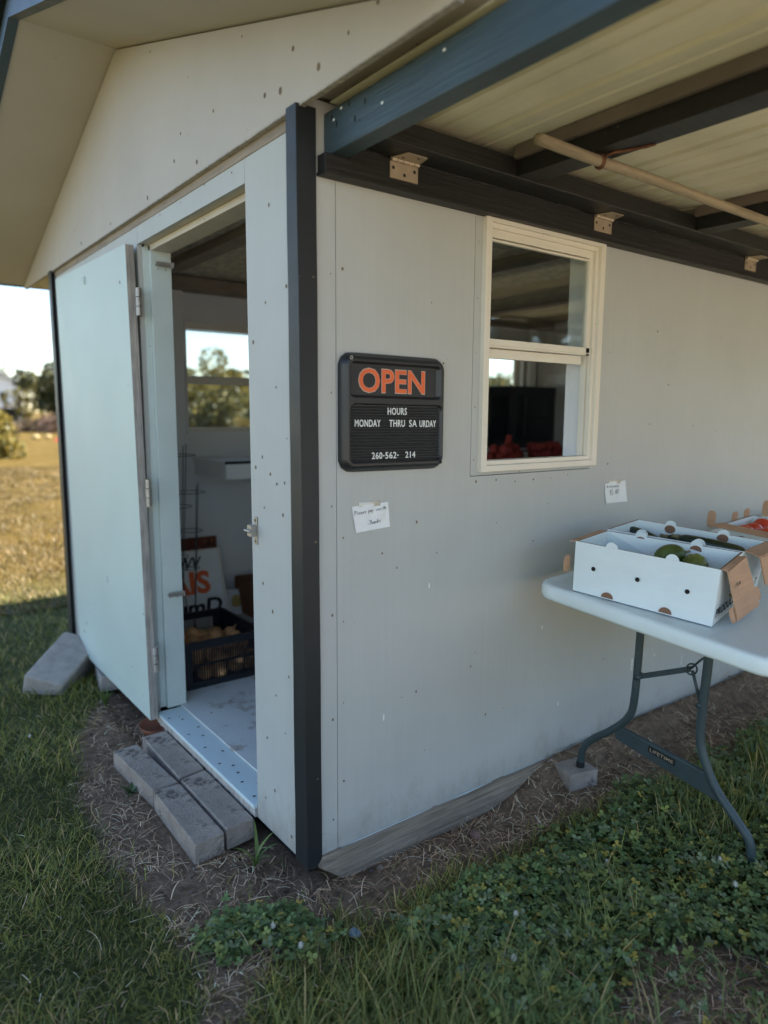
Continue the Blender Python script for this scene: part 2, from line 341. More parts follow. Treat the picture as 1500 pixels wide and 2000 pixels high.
def clover_at(x, y):
    a = pdist(CLOV, x, y)+.03*wob(x, y, 9, 2)
    lim = .12*wob(x, y, 3, 7)
    b = max(-(x-.02)*.9+.05, y+.27+.1*wob(x, y, 4, 1)+.05, -(y+.95+(.35 if x > .5 else 0)+lim+(x > .15)*.1))
    d = min(a, b)
    return ss(-d/.07)*(1-.9*ss(-pdist(PATCH, x, y)/.05))
def ground_mat():
    m = bpy.data.materials.new('soil_and_dry_field'); m.use_nodes = True; n = m.node_tree.nodes; l = m.node_tree.links
    b = n['Principled BSDF']; b.inputs['Roughness'].default_value = .95; b.inputs['Specular IOR Level'].default_value = .1
    geo = n.new('ShaderNodeNewGeometry')
    def nz(s, d=6, r=.6):
        t = n.new('ShaderNodeTexNoise'); t.inputs['Scale'].default_value = s; t.inputs['Detail'].default_value = d; t.inputs['Roughness'].default_value = r
        l.new(geo.outputs['Position'], t.inputs[0]); return t.outputs[0]
    def ramp(fac, stops):
        r = n.new('ShaderNodeValToRGB'); e = r.color_ramp.elements
        while len(e) < len(stops): e.new(.5)
        for el, (p, c) in zip(e, stops): el.position = p; el.color = (*c, 1)
        l.new(fac, r.inputs[0]); return r.outputs[0]
    def mix(f, a, c):
        x = n.new('ShaderNodeMix'); x.data_type = 'RGBA'; l.new(f, x.inputs[0]); l.new(a, x.inputs[6]); l.new(c, x.inputs[7]); return x.outputs[2]
    soil = ramp(nz(22, 8, .75), [(.25, (.070, .044, .029)), (.5, (.21, .142, .095)), (.75, (.38, .275, .19))])
    turf = ramp(nz(30, 8, .7), [(.3, (.035, .045, .015)), (.55, (.085, .095, .032)), (.8, (.15, .14, .06))])
    field = ramp(nz(1.6, 12, .82), [(.34, (.040, .035, .007)), (.47, (.098, .064, .014)), (.58, (.140, .093, .025)), (.75, (.19, .132, .052))])
    at = n.new('ShaderNodeAttribute'); at.attribute_name = 'zone'; sp = n.new('ShaderNodeSeparateColor'); l.new(at.outputs['Color'], sp.inputs[0])
    near = mix(sp.outputs[0], soil, turf)
    # green lawn, then dry field; the colour change is set on the shadow edge
    sx = n.new('ShaderNodeSeparateXYZ'); l.new(geo.outputs['Position'], sx.inputs[0])
    mr = n.new('ShaderNodeMapRange'); mr.inputs[1].default_value = 3.6; mr.inputs[2].default_value = 4.8; l.new(sx.outputs['Y'], mr.inputs[0])
    acc = mr.outputs[0]
    for ax, a0, a1 in (('X', -8, -10), ('X', 5.5, 6.5)):
        m2 = n.new('ShaderNodeMapRange'); m2.inputs[1].default_value = a0; m2.inputs[2].default_value = a1; l.new(sx.outputs[ax], m2.inputs[0])
        mm = n.new('ShaderNodeMath'); mm.operation = 'MAXIMUM'; l.new(acc, mm.inputs[0]); l.new(m2.outputs[0], mm.inputs[1]); acc = mm.outputs[0]
    c = mix(acc, near, field)
    # added pale ground behind the camera, bounces sun up at the walls
    bounce_ground = ramp(nz(60, 6, .8), [(.3, (.21, .175, .14)), (.5, (.32, .265, .21)), (.75, (.44, .375, .30))])
    m4 = n.new('ShaderNodeMapRange'); m4.inputs[1].default_value = -2.5; m4.inputs[2].default_value = -2.9; l.new(sx.outputs['Y'], m4.inputs[0])
    m5 = n.new('ShaderNodeMapRange'); m5.inputs[1].default_value = -24; m5.inputs[2].default_value = -22; l.new(sx.outputs['Y'], m5.inputs[0])
    m6 = n.new('ShaderNodeMath'); m6.operation = 'MULTIPLY'; l.new(m4.outputs[0], m6.inputs[0]); l.new(m5.outputs[0], m6.inputs[1])
    c = mix(m6.outputs[0], c, bounce_ground)
    l.new(c, b.inputs['Base Color'])
    bp = n.new('ShaderNodeBump'); bp.inputs['Strength'].default_value = .9; bp.inputs['Distance'].default_value = .02
    l.new(nz(45, 8, .7), bp.inputs['Height']); l.new(bp.outputs[0], b.inputs['Normal'])
    return m
build_ground()

# ------------------------------------------------------------ the shed
LEN = 4.88; PK = (1.656, 3.208); SL = .316
zs = lambda y: PK[1]-SL*abs(y-PK[0])
shed = empty('shed', (0, 0, 0), 'grey painted plywood farm stand shed with dark corner trim and its door standing open', 'shed')
OFF[shed.name] = Matrix.Identity(4)
def nails(b, pts, kind='yz', x=0, r=.006):
    for i, (u, v) in enumerate(pts):
        k = r*(.5+.6*random.random())
        if kind == 'yz': b.disc((x-.0012, u, v), (-1, 0, 0), k, 7, k*(1+.5*random.random()))
        else: b.disc((u, x-.0012, v), (0, -1, 0), k, 7, k*(1+.5*random.random()))
def wall_with_holes(b, u0, u1, z0, z1, holes, fn):   # holes (u0,u1,z0,z1) sorted by u
    u = u0
    for a, c, d, e in holes:
        fn(b, u, a, z0, z1); fn(b, a, c, z0, d); fn(b, a, c, e, z1); u = c
    fn(b, u, u1, z0, z1)
# long wall, window opening x .79-1.47, z 1.33-2.25
b = MB()
b.box(.002, .1085, 0, .02, -.012, 2.47)
b.box(.111, .7175, 0, .02, .004, 2.47)
b.box(.7175, LEN, 0, .02, .004, 1.297)
b.box(.7205, .79, 0.0005, .02, 1.300, 2.47)
b.box(.79, 1.45, 0.0005, .02, 1.300, 1.33)
b.box(.79, 1.45, 0, .02, 2.25, 2.47)
wall_with_holes(b, 1.45, LEN, 1.297, 2.47, [(3.59, 4.27, 1.38, 2.20)], lambda b, a, c, d, e: b.box(a, c, 0, .02, d, e))
b.mi = 1
pts = [(.135, .25+i*.29) for i in range(8)]+[(.09, .12+i*.37) for i in range(6)]+[(.735, 1.36+i*.2) for i in range(5)]
pts += [(random.uniform(.2, 4.6), random.uniform(.06, 2.2)) for i in range(46)]
pts += [(.75+i*.11, 1.27+random.uniform(-.01, .01)) for i in range(6)]
nails(b, [p for p in pts if not (.75 < p[0] < 1.5 and 1.31 < p[1] < 2.3)], 'xz', 0, .0042)
b.mi = 2; b.box(.1, .12, .0202, .024, -.01, 2.47); b.box(.71, .73, .0202, .024, 1.28, 2.47); b.box(.71, 1.5, .0202, .024, 1.28, 1.31)
b.mi = 3   # white paint chips and scuffs
for x, z in ((1.21, .83), (1.17, .62), (1.86, .30), (1.9, .33), (2.06, .31), (1.3, .24), (.52, .9), (.31, .44)):
    b.disc((x, -.0011, z), (0, -1, 0), .004, 6, .010*random.uniform(.6, 1.6))
b.box(1.86, 1.867, -.0016, -.0002, .27, .33); b.box(2.325, 2.331, -.0016, -.0002, .2, .255)
b.build('side_wall', ['wall', 'nail', 'hole', 'letter'], shed)
# front wall
b = MB()
b.box(0, .02, .002, .40, -.035, 2.45); b.box(0, .02, .402, 1.528, 2.32, 2.45); b.box(0, .02, 1.53, 3.19, -.045, 2.45)
b.mi = 1
pts = [(.33, .08), (.135, .02), (.14, .62), (.31, .33), (.32, .92), (.15, 1.3), (.36, 1.34), (.25, .83), (.2, 1.62), (.36, 1.78), (.13, 1.45), (.3, 1.2), (.17, .4)]
pts += [(random.uniform(.12, .38), random.uniform(.1, 2.4)) for i in range(9)]
pts += [(.5+i*.24, 2.395+random.uniform(-.02, .02)) for i in range(5)]+[(1.62+i*.4, 2.4) for i in range(4)]
nails(b, pts, 'yz', 0, .0055)
b.mi = 2; b.box(.0202, .024, .38, .42, 2.31, 2.45); b.box(.0202, .024, 1.51, 1.55, 2.31, 2.45)
b.build('front_wall', ['wall', 'nail', 'hole'], shed)
# gable panel, its lower edge standing proud of the wall below
b = MB()
fy = lambda u, v, w: (w, u, v)
b.prism([(-.695, 2.438), (4.0, 2.438), (4.0, zs(4.0)-.002), (PK[0], PK[1]-.002), (-.695, zs(-.695)-.002)], fy, -.024, -.003)
b.mi = 1
nails(b, [(-.12, 2.5), (.02, 2.6), (-.27, 2.53), (-.4, 2.55), (.1, 2.51), (.2, 2.53), (.75, 2.475), (1.3, 2.47), (1.85, 2.47), (2.4, 2.475), (2.9, 2.47), (.9, 2.62)]+[(random.uniform(.2, 3.2), random.uniform(2.5, 2.75)) for i in range(4)]+[(1.2, 3.03), (.35, 2.76)], 'yz', -.024, .0085)
b.mi = 2; b.box(-.024, -.004, -.69, 3.99, 2.4335, 2.4375)
b.build('gable_panel', ['gable', 'nail', 'ply'], shed)
b = MB(); b.box(-.003, .0, .0, 3.2, 2.40, 2.44); b.build('shadow_gap_board', 'tanwood', shed)
# corner trims
def corner_trim(name, top, bot):
    b = MB(); zt, zb = 2.44, -.024
    def L(ax0, ax1, ay0, ay1): return [(ax0, ay0), (ax1, ay0), (ax1, ay1), (ax0, ay1)]
    for q0, q1 in zip(bot, top):
        a = L(*q0); c = L(*q1); n = 14
        for i in range(n):
            t0, t1 = i/n, (i+1)/n; w0 = .0007*math.sin(i*1.9); w1 = .0007*math.sin((i+1)*1.9)
            if i in (0,): w0 = 0
            P = lambda t, w: [(p[0]*(1-t)+r[0]*t+w, p[1]*(1-t)+r[1]*t, zb+(zt-zb)*t) for p, r in zip(a, c)]
            A_, B_ = P(t0, w0), P(t1, w1); b.add(A_+B_, [(0, 1, 5, 4), (1, 2, 6, 5), (2, 3, 7, 6), (3, 0, 4, 7)]+([(3, 2, 1, 0)] if i == 0 else [])+([(4, 5, 6, 7)] if i == n-1 else []))
    return b
b = corner_trim('corner_trim', [(-.037, .033, -.011, -.002), (-.037, -.029, -.002, .048)], [(-.022, .037, -.011, -.002), (-.022, -.014, -.002, .07)])
b.mi = 1
for z in (.3, 1.12, 1.95): b.disc((.02, -.0125, z), (0, -1, 0), .004, 8)
b.build('corner_trim', ['black', 'nail'], shed)
b = corner_trim('corner_trim', [(-.03, -.022, 3.14, 3.2), (-.03, .03, 3.2, 3.208)], [(-.03, -.022, 3.12, 3.2), (-.03, .03, 3.2, 3.208)])
b.build('corner_trim', 'black', shed)
b = MB(); b.box(LEN+.002, LEN+.01, -.01, .06, 0, 2.44); b.box(LEN-.05, LEN+.01, -.011, -.003, 0, 2.44); b.build('corner_trim', 'black', shed)
# far wall and end wall (outer skins)
FW = [(.84, 1.52, 1.38, 2.20), (3.79, 4.47, 1.38, 2.20)]
b = MB(); wall_with_holes(b, 0.022, LEN, -.03, 2.6, FW, lambda b, a, c, d, e: b.box(a, c, 3.18, 3.2, d, e)); b.build('far_wall', 'wall', shed)
b = MB(); wall_with_holes(b, .16, LEN-.08, .03, 2.49, FW, lambda b, a, c, d, e: b.box(a, c, 3.12, 3.13, d, e))
b.box(.16, LEN-.1, 3.10, 3.12, 1.0, 1.155); b.box(.16, LEN-.1, 3.10, 3.12, .03, .295)
for x in (.73, 1.56, 2.4, 3.68, 4.5): b.box(x, x+.085, 3.05, 3.10 if x > 5 else 3.0995, .03 if x > 1 else 1.156, 2.39)
b.build('inner_lining', 'white_in', shed, bevel=.002)
b = MB(); b.box(.16, LEN-.1, 2.98, 3.118, 2.392, 2.48); b.build('top_plate', 'tanwood', shed)
b = MB(); b.prism([(0.02, -.03), (3.18, -.03), (3.18, zs(3.18)), (PK[0], PK[1]), (.02, zs(0.02))], fy, LEN-.02, LEN); b.build('end_wall', 'wall', shed)
b = MB(); b.box(LEN-.08, LEN-.06, .13, 3.10, .03, 2.48); b.box(LEN-.16, LEN-.081, .2, 3.04, 1.83, 1.95); b.box(LEN-.2, LEN-.081, 3.0, 3.0995, .03, 2.39)
b.build('end_wall_lining', 'white_in', shed, bevel=.002)
b = MB(); wall_with_holes(b, .16, LEN-.08, .03, 2.49, [(.79, 1.45, 1.33, 2.25), (3.59, 4.27, 1.38, 2.20)], lambda b, a, c, d, e: b.box(a, c, .12, .13, d, e)); b.build('inner_lining', 'white_in', shed)
b = MB(); b.box(.15, .16, .13, .40, .03, 2.49); b.box(.15, .16, 1.56, 3.10, .03, 2.49); b.box(.15, .16, .40, 1.56, 2.36, 2.49); b.build('inner_lining', 'white_in', shed)
# floor, threshold, dark underfloor, skid
b = MB(); b.box(.118, LEN-.03, .02, 3.17, -.01, .022)
b.mi = 1
for x, y in ((.2, 1.3), (.35, 1.25), (.22, .75), (.3, .5), (.5, 1.4), (.45, 1.05)): b.disc((x, y, .0232), (0, 0, 1), .006, 7)
b.build('floor', ['floor', 'nail'], shed)
b = MB(); b.box(-.012, .115, .41, 1.49, -.003, .014); b.mi = 1
for x, y in ((.01, 1.38), (.06, 1.33), (.02, 1.15), (.07, 1.1), (.03, .98), (.08, .9), (.02, .8), (.06, .75), (.03, .6), (.08, .55), (.02, .47), (.09, 1.2), (.05, .68)): b.disc((x, y, .0153), (0, 0, 1), .0055, 7, .0075)
b.build('threshold', ['thresh', 'hole'], shed, bevel=.002)
b = MB(); n = 34   # torn plywood edge below the threshold
for i in range(n):
    y0, y1 = .405+i*1.085/n, .405+(i+1)*1.085/n; d = -.034-.014*abs(noise.noise(Vector((i*.45, 2, 0))))*2
    b.box(-.010, .10, y0, y1, d, -.0035)
b.build('threshold_edge', 'ply', shed)
b = MB(); b.box(.05, .1, .1, 3.1, -.12, -.048); b.box(.1, LEN-.1, 3.05, 3.12, -.12, -.012); b.build('dark_underfloor', 'hole', shed)  # near-black boxes paint the shade of the void under the floor
b = MB(); n = 40; prof = lambda x: (-.020+.006*wob(x, 0, 6, 3), -.128+.008*wob(x, 2, 5, 3))
vs = []; fs = []
for i in range(n+1):
    x = .02+i*(LEN-.04)/n if i > 12 else .02+i*.09
    t, d = prof(x)
    cut = .0 if i else 0
    yy = -.012-.014*ss((x-.02)/.05)
    zb = d+.10*ss((.16-x)/.14)
    vs += [(x, yy+.004, t+.022), (x, yy, t-.01), (x, yy-.006, (t+zb)/2), (x, yy, zb), (x, .1, zb), (x, .1, t+.022)]
for i in range(n):
    for k in range(6): fs.append((i*6+k, i*6+(k+1) % 6, (i+1)*6+(k+1) % 6, (i+1)*6+k))
fs += [(0, 1, 2, 3, 4, 5)]
b.add(vs, fs); b.build('skid_beam', 'skid', shed)
b = MB(); b.box(.115, LEN, -.0035, -.0005, -.010, .0035); b.build('skid_paint_strip', 'thresh', shed)
# ceiling and roof
b = MB(); b.box(.02, LEN-.03, .02, 3.17, 2.492, 2.51); b.build('ceiling_board', 'osb', shed)
for x in (.545, 1.35, 2.15, 2.95, 3.75):
    b = MB(); b.box(x, x+.11, .13, 2.98, 2.44, 2.491); b.build('ceiling_joist', 'tanwood', shed, bevel=.003)
X0, X1 = -.43, LEN+.35
b = MB()
for sgn, ye in ((-1, -.72), (1, 4.03)):
    b.prism([(PK[0], PK[1]+.004), (ye, zs(ye)+.004), (ye, zs(ye)+.014), (PK[0], PK[1]+.014)], fy, X0, -.004)
b.build('rake_soffit', 'soffit', shed)
b = MB()
for ye in (-.76, 4.07):
    b.prism([(PK[0], PK[1]+.10), (ye, zs(ye)+.10), (ye, zs(ye)+.125), (PK[0], PK[1]+.125)], fy, X0-.06, X1)
b.build('roof', 'fascia', shed)
for ya, yb, nm in ((-.72, -.001, 0), (3.202, 4.03, 1)):
    b = MB(); b.box(-.001, X1, ya, yb, 2.482 if nm == 0 else 2.455, 2.494 if nm == 0 else 2.467); b.build('eave_soffit', 'soffit' if nm == 0 else 'osb', shed)
for ye, s_ in ((-.74, 1), (4.03, 1)):
    b = MB(); b.box(X0, X1, ye, ye+.02, 2.480 if ye < 0 else 2.452, zs(ye)+.10); b.build('eave_fascia', 'fascia', shed, bevel=.002)
b = MB()
for sgn, ye in ((-1, -.76), (1, 4.06)):
    b.prism([(PK[0], PK[1]-.002), (ye, zs(ye)-.002), (ye, zs(ye)+.099), (PK[0], PK[1]+.099)], fy, X0-.042, X0)
b.build('rake_board', 'fascia', shed)
b = MB()
for sgn, ye in ((-1, -.76), (1, 4.06)):
    b.prism([(PK[0], PK[1]+.075), (ye, zs(ye)+.075), (ye, zs(ye)+.13), (PK[0], PK[1]+.13)], fy, X0-.070, X0-.0605)
b.build('drip_edge', 'black', shed)
# ledger under the awning
b = MB(); b.box(.044, .1345, -.045, -.0005, 2.262, 2.3105); b.box(.1345, LEN, -.045, -.0005, 2.262, 2.3455); b.mi = 0; b.box(.040, LEN, -.052, -.0005, 2.250, 2.2615)
b.build('awning_ledger', 'dark', shed, bevel=.002)
# door frame
b = MB()
b.box(.021, .149, 1.528, 1.556, .016, 2.36)                 # left jamb
b.box(.048, .149, 1.500, 1.5275, .016, 2.318)
b.build('door_jamb', 'jamb', shed, bevel=.003)
b = MB(); b.box(.021, .20, .40, 1.527, 2.3215, 2.36); b.box(.048, .149, .40, 1.527, 2.2915, 2.321); b.build('door_head', 'headwood', shed, bevel=.003)
b = MB(); b.box(.021, .20, .37, .399, .016, 2.36); b.box(.048, .149, .399, .42, .016, 2.29); b.build('door_jamb', 'jamb', shed, bevel=.003)
b = MB(); b.box(-.0015, .0, 1.53, 1.536, .0, 2.32); b.build('panel_edge', 'ply', shed)
for z in (2.231, .618):
    b = MB(); b.box(.068, .150, 1.478, 1.4985, z-.004, z-.002); b.box(.068, .150, 1.478, 1.480, z-.012, z+.012); b.box(.144, .147, 1.46, 1.4985, z-.012, z+.012); b.disc((.082, 1.4983, z-.02), (0, -1, 0), .004); b.disc((.12, 1.4983, z-.02), (0, -1, 0), .004)
    b.build('bracket', 'steel', shed)
b = MB(); b.box(-.005, -.0015, .352, .375, 1.058, 1.160); b.box(-.028, -.0055, .355, .385, 1.088, 1.130); b.box(-.02, -.005, .385, .403, 1.096, 1.122)
b.tube([(-.032, .35, 1.109), (-.032, .395, 1.109)], .006, 8)
b.mi = 1; b.disc((-.0062, .364, 1.147), (-1, 0, 0), .006); b.disc((-.0062, .364, 1.07), (-1, 0, 0), .006); b.disc((-.0290, .366, 1.109), (-1, 0, 0), .005)
b.build('latch', ['steel', 'nail'], shed, bevel=.0015)
b = MB(); b.box(.165, .2, 3.0, 3.06, 1.0, 1.1); b.build('switch_plate', 'jamb', shed)
# the open door, folded back along the wall (not quite plumb)
P = [(-.060, 1.450, -.003), (-.060, 1.526, 2.312), (-.100, 2.716, 2.314), (-.066, 2.750, .003)]
dth = .040
Q = [(x+dth, y+.002, z) for x, y, z in P]
b = MB(); b.add(P+Q, [(0, 1, 2, 3)]); b.f[-1] = [0, 3, 2, 1]
b.mi = 1; b.f += [[4, 5, 6, 7], [0, 1, 5, 4], [2, 3, 7, 6], [3, 0, 4, 7], [1, 2, 6, 5]]; b.m += [0, 1, 0, 1, 0]; b.smooth += [False]*5
b.mi = 2
def dp(u, v, w=0):   # point on the door face: u 0 (hinge) .. 1, v 0..1
    a = Vector(P[0]).lerp(Vector(P[1]), v); c = Vector(P[3]).lerp(Vector(P[2]), v); return a.lerp(c, u)-Vector((w, 0, 0))
for i in range(26):
    b.disc(dp(random.uniform(.03, .97), random.uniform(.03, .97), .0012), (-1, 0, 0), random.uniform(.002, .0045), 6, random.uniform(.003, .008))
for u, v, l_ in ((.44, .44, .05), (.47, .40, .02), (.12, .47, .07), (.30, .30, .03), (.62, .55, .025), (.2, .18, .04), (.7, .22, .03)):
    c = dp(u, v, .0009); b.add([c+Vector((0, -.0012, 0)), c+Vector((0, .0012, 0)), c+Vector((0, .0022, l_)), c+Vector((0, .0004, l_))], [(0, 1, 2, 3)])
for u, v in ((.53, .972), (.45, .36), (.9, .93), (.08, .93), (.9, .07), (.85, .1)): b.disc(dp(u, v, .0012), (-1, 0, 0), .007, 8, .009)
door = b.build('door', ['door', 'ply', 'nail'], shed)
for u, v, k in ((.53, .965, 1), (.45, .266, 0)):   # screw-hole pads of a lost handle
    c = dp(u, v, .002); b = MB(); b.box(c.x-.002, c.x+.001, c.y-.018, c.y+.018, c.z-.014, c.z-.010); b.box(c.x-.002, c.x+.001, c.y-.018, c.y+.018, c.z+.010, c.z+.014); b.box(c.x-.006, c.x+.001, c.y-.010, c.y-.004, c.z-.022, c.z+.018); b.box(c.x-.006, c.x+.001, c.y+.006, c.y+.011, c.z-.018, c.z+.018)
    b.build('hook_plate', 'jamb', door)
for z0, z1, y in ((1.985, 2.115, 1.489), (1.08, 1.215, 1.462), (.245, .375, 1.455)):
    b = MB(); h = (z1-z0)/3; yy = y
    for i in range(3): b.lathe([(.012, 0), (.012, h-.004)], 12, (-.022, yy-.006, z0+i*h))
    b.box(-.020, -.0015, yy, yy+.022, z0, z1)
    hg = b.build('hinge', 'steel' if z0 > .5 else 'ply', door)
# windows
def window(parent, x0, x1, z0, z1, yf, sg, frame_m, zm, deep, lower_glass=True):
    """yf outer face of the wall, sg=-1 outside towards -y; deep = how far the reveal goes inwards"""
    Y = lambda d: yf+sg*d              # d>0 outwards
    def bx(b, xa, xb, da, db, za, zb):
        ya, yb = sorted((Y(da), Y(db))); b.box(xa, xb, ya, yb, za, zb)
    w = .030
    b = MB()
    for xa, xb, za, zb in ((x0, x0+w, z0, z1), (x1-w, x1, z0, z1), (x0+w, x1-w, z1-w, z1), (x0+w, x1-w, z0, z0+w*.8)): bx(b, xa, xb, -.012, .020, za, zb)
    i0, i1, j0, j1 = x0+w, x1-w, z0+w*.8, z1-w
    w2 = .018
    for xa, xb, za, zb in ((i0, i0+w2*.5, j0, j1), (i1-w2, i1, j0, j1), (i0+w2*.5, i1-w2, j1-w2, j1), (i0+w2*.5, i1-w2, j0, j0+w2)): bx(b, xa, xb, -.05, .006, za, zb)
    i0 += w2*.5; i1 -= w2; j0 += w2; j1 -= w2
    for k in range(2): bx(b, i1-.004-.008*k, i1-.001-.008*k, -.045, -.004-.012*k, j0, j1)     # tracks
    fr = b.build('window', frame_m, parent, bevel=.0015)
    b = MB()   # upper sash
    for xa, xb, za, zb in ((i0, i0+.014, zm, j1), (i1-.03, i1-.006, zm, j1), (i0+.014, i1-.03, j1-.03, j1), (i0, i1-.004, zm, zm+.032)): bx(b, xa, xb, -.03, -.004, za, zb)
    bx(b, i0, i1-.002, -.034, .0, zm+.006, zm+.010); bx(b, i0+.014, i1-.03, -.028, -.008, j1-.042, j1-.034)
    b.build('sash', frame_m, fr, bevel=.0012)
    b = MB(); bx(b, i0+.014, i1-.03, -.02, -.016, zm+.032, j1-.03); b.build('pane', 'glass', fr)
    b = MB()   # lower sash, pushed up behind (near window) or shut
    if lower_glass:
        for xa, xb, za, zb in ((i0, i0+.014, j0, zm), (i1-.022, i1-.006, j0, zm), (i0+.014, i1-.022, zm-.03, zm-.001), (i0+.014, i1-.022, j0, j0+.022)): bx(b, xa, xb, -.048, -.032, za, zb)
    else:
        bx(b, i0, i1-.022, -.052, -.032, zm-.038, zm-.002)
    b.build('sash', frame_m, fr, bevel=.0012)
    if lower_glass:
        b = MB(); bx(b, i0+.014, i1-.022, -.042, -.038, j0+.022, zm-.03); b.build('pane', 'glass', fr)
    b = MB(); t = .012   # reveal boards
    for xa, xb, za, zb in ((x0+.02, x0+.02+t, z0+.02, z1-.02), (x1-.035, x1-.035+t, z0+.02, z1-.02), (x0+.02+t, x1-.035, z0+.02, z0+.02+t), (x0+.02+t, x1-.035, z1-.02-t, z1-.02)): bx(b, xa, xb, -deep, -.0515, za, zb)
    b.build('sill', 'white_in', fr)
    return fr
window(shed, .757, 1.473, 1.313, 2.266, 0, -1, 'vinyl', 1.787, .14, False)
window(shed, 3.57, 4.29, 1.36, 2.22, 0, -1, 'vinyl', 1.79, .14, False)  # added window out of view, lets more light into the shed
window(shed, .82, 1.54, 1.36, 2.22, 3.2, 1, 'vinyl', 1.772, .10)
window(shed, 3.77, 4.49, 1.36, 2.22, 3.2, 1, 'vinyl', 1.772, .10)

# ------------------------------------------------------------ awning
aw = empty('awning', (.09, -.05, 2.345), 'raised hinged awning of dark timbers under cream ribbed panels above the window', 'awning')
OFF[aw.name] = Matrix.Translation((.09, -.05, 2.345))
AY = -2.9
b = MB(); b.box(.066, .131, AY, -.002, 2.311, 2.434); b.mi = 1
for x, y, z in ((.066, -.1, 2.42), (.066, -.06, 2.40), (.066, -.30, 2.37), (.066, -.55, 2.41), (.066, -1.1, 2.36)): b.disc((x-.001, y, z), (-1, 0, 0), .006, 7, .004)
b.mi = 2
for x, y, z in ((.066, -.075, 2.385), (.066, -.14, 2.42), (.066, -.17, 2.37), (.066, -.22, 2.40), (.066, -.05, 2.41)): b.disc((x-.0011, y, z), (-1, 0, 0), .004, 7, .010)
b.build('rafter', ['bluewood', 'letter', 'hole'], aw, bevel=.004)
RX = [.755, 1.92, 3.08, 4.2, 5.1]  # awning runs past the shed end, lengthened out of view to block sun
for x in RX:
    b = MB(); b.box(x, x+.11, AY+.12, -.1605, 2.348, 2.404); b.build('rafter', 'dark', aw, bevel=.003)
    b = MB(); b.box(x-.016, x+.04, AY+.12, -.1605, 2.4045, 2.444); b.build('batten', 'batten', aw)
b = MB(); b.box(5.75, 5.805, AY, -.046, 2.348, 2.447); b.build('rafter', 'dark', aw, bevel=.004)
b = MB(); b.box(.1315, 5.75, -.16, -.048, 2.346, 2.412); b.build('header', 'dark', aw, bevel=.003)
b = MB(); b.box(.1315, 5.75, AY, AY+.11, 2.346, 2.412); b.build('header', 'dark', aw, bevel=.003)
# ribbed panel: ribs run out from the wall
b = MB(); b.sm = False; prof = []; x = .058; k = 0
while x < 5.7:
    prof += [(x, 0), (x+.062, 0), (x+.072, .017), (x+.088, .017), (x+.098, 0), (x+.150, 0), (x+.155, .005), (x+.163, .005), (x+.168, 0)]; x += .222
for j in range(12):
    pass
NY = 14; ys = [-.052+(AY-.04+.052)*j/NY for j in range(NY+1)]
vs = [(px, y, 2.4485+pz+.003*math.sin(px*3+y*2)*ss(-y/.6)) for y in ys for px, pz in prof]
n = len(prof); fs = [(j*n+i, j*n+i+1, (j+1)*n+i+1, (j+1)*n+i) for j in range(NY) for i in range(n-1)]
b.add(vs, fs); pan = b.build('roof_panel', 'panel', aw); so = pan.modifiers.new('t', 'SOLIDIFY'); so.thickness = .0025; so.offset = 1
def awning_hinge(x):
    b = MB(); w = .115
    b.box(x, x+w, -.0495, -.0455, 2.284, 2.336)
    for i in range(5): b.tube([(x+i*w/5+.001, -.054, 2.340), (x+(i+1)*w/5-.001, -.054, 2.340)], .0075, 8)
    b.add([(x, -.056, 2.3445), (x+w, -.056, 2.3445), (x+w*.86, -.118, 2.3445), (x+w*.14, -.118, 2.3445), (x, -.056, 2.3415), (x+w, -.056, 2.3415), (x+w*.86, -.118, 2.3415), (x+w*.14, -.118, 2.3415)], [(0, 1, 2, 3), (7, 6, 5, 4), (0, 4, 5, 1), (1, 5, 6, 2), (2, 6, 7, 3), (3, 7, 4, 0)])
    b.mi = 1
    for dx, z in ((.012, 2.316), (.058, 2.300), (.1, 2.318)): b.disc((x+dx, -.0502, z), (0, -1, 0), .0058, 8)
    for dx, y in ((.03, -.078), (.075, -.1)): b.disc((x+dx, y, 2.3412), (0, 0, -1), .0055, 8)
    return b.build('hinge', ['tansteel', 'hole'], aw)
for x in (.287, 1.345, 2.605, 3.8): awning_hinge(x)
# prop pole held under the rafters by a rusty wire
b = MB(); n = 24; b.sm = True
b.tube([(.50+i*2.75/n, -.475+.012*i/n+.0015*math.sin(i), 2.326-.001*math.sin(i*.7)) for i in range(n+1)], [.0170*(1+.015*math.sin(i*2.3)) for i in range(n+1)], 14)
pole = b.build('prop_pole', 'poleless' if 0 else 'stem', None); 
pm = mat('weathered_round_pole', (.34, .27, .18), .7, .12, 5, (26, .13, (.12, .075, .04)), grain=((4, 50, 50), .35), bump=.3); pole.data.materials[0] = pm
tag(pole, 'long weathered round wooden pole slung under the awning rafters', 'pole')
b = MB(); b.sm = True
for dx in (0, .010): b.tube([(.795+dx+.006*math.cos(t), -.470+.0205*math.cos(t), 2.326+.0205*math.sin(t)) for t in [i*2*math.pi/20 for i in range(21)]], .003, 6)
b.tube([(.80, -.49, 2.338), (.815, -.515, 2.346), (.83, -.55, 2.3445), (.85, -.60, 2.3455), (.852, -.63, 2.344)], [.004, .005, .004, .005, .003], 6)
w = b.build('wire_tie', 'rust'); tag(w, 'rusty wire tie holding the wooden pole to an awning rafter', 'wire')

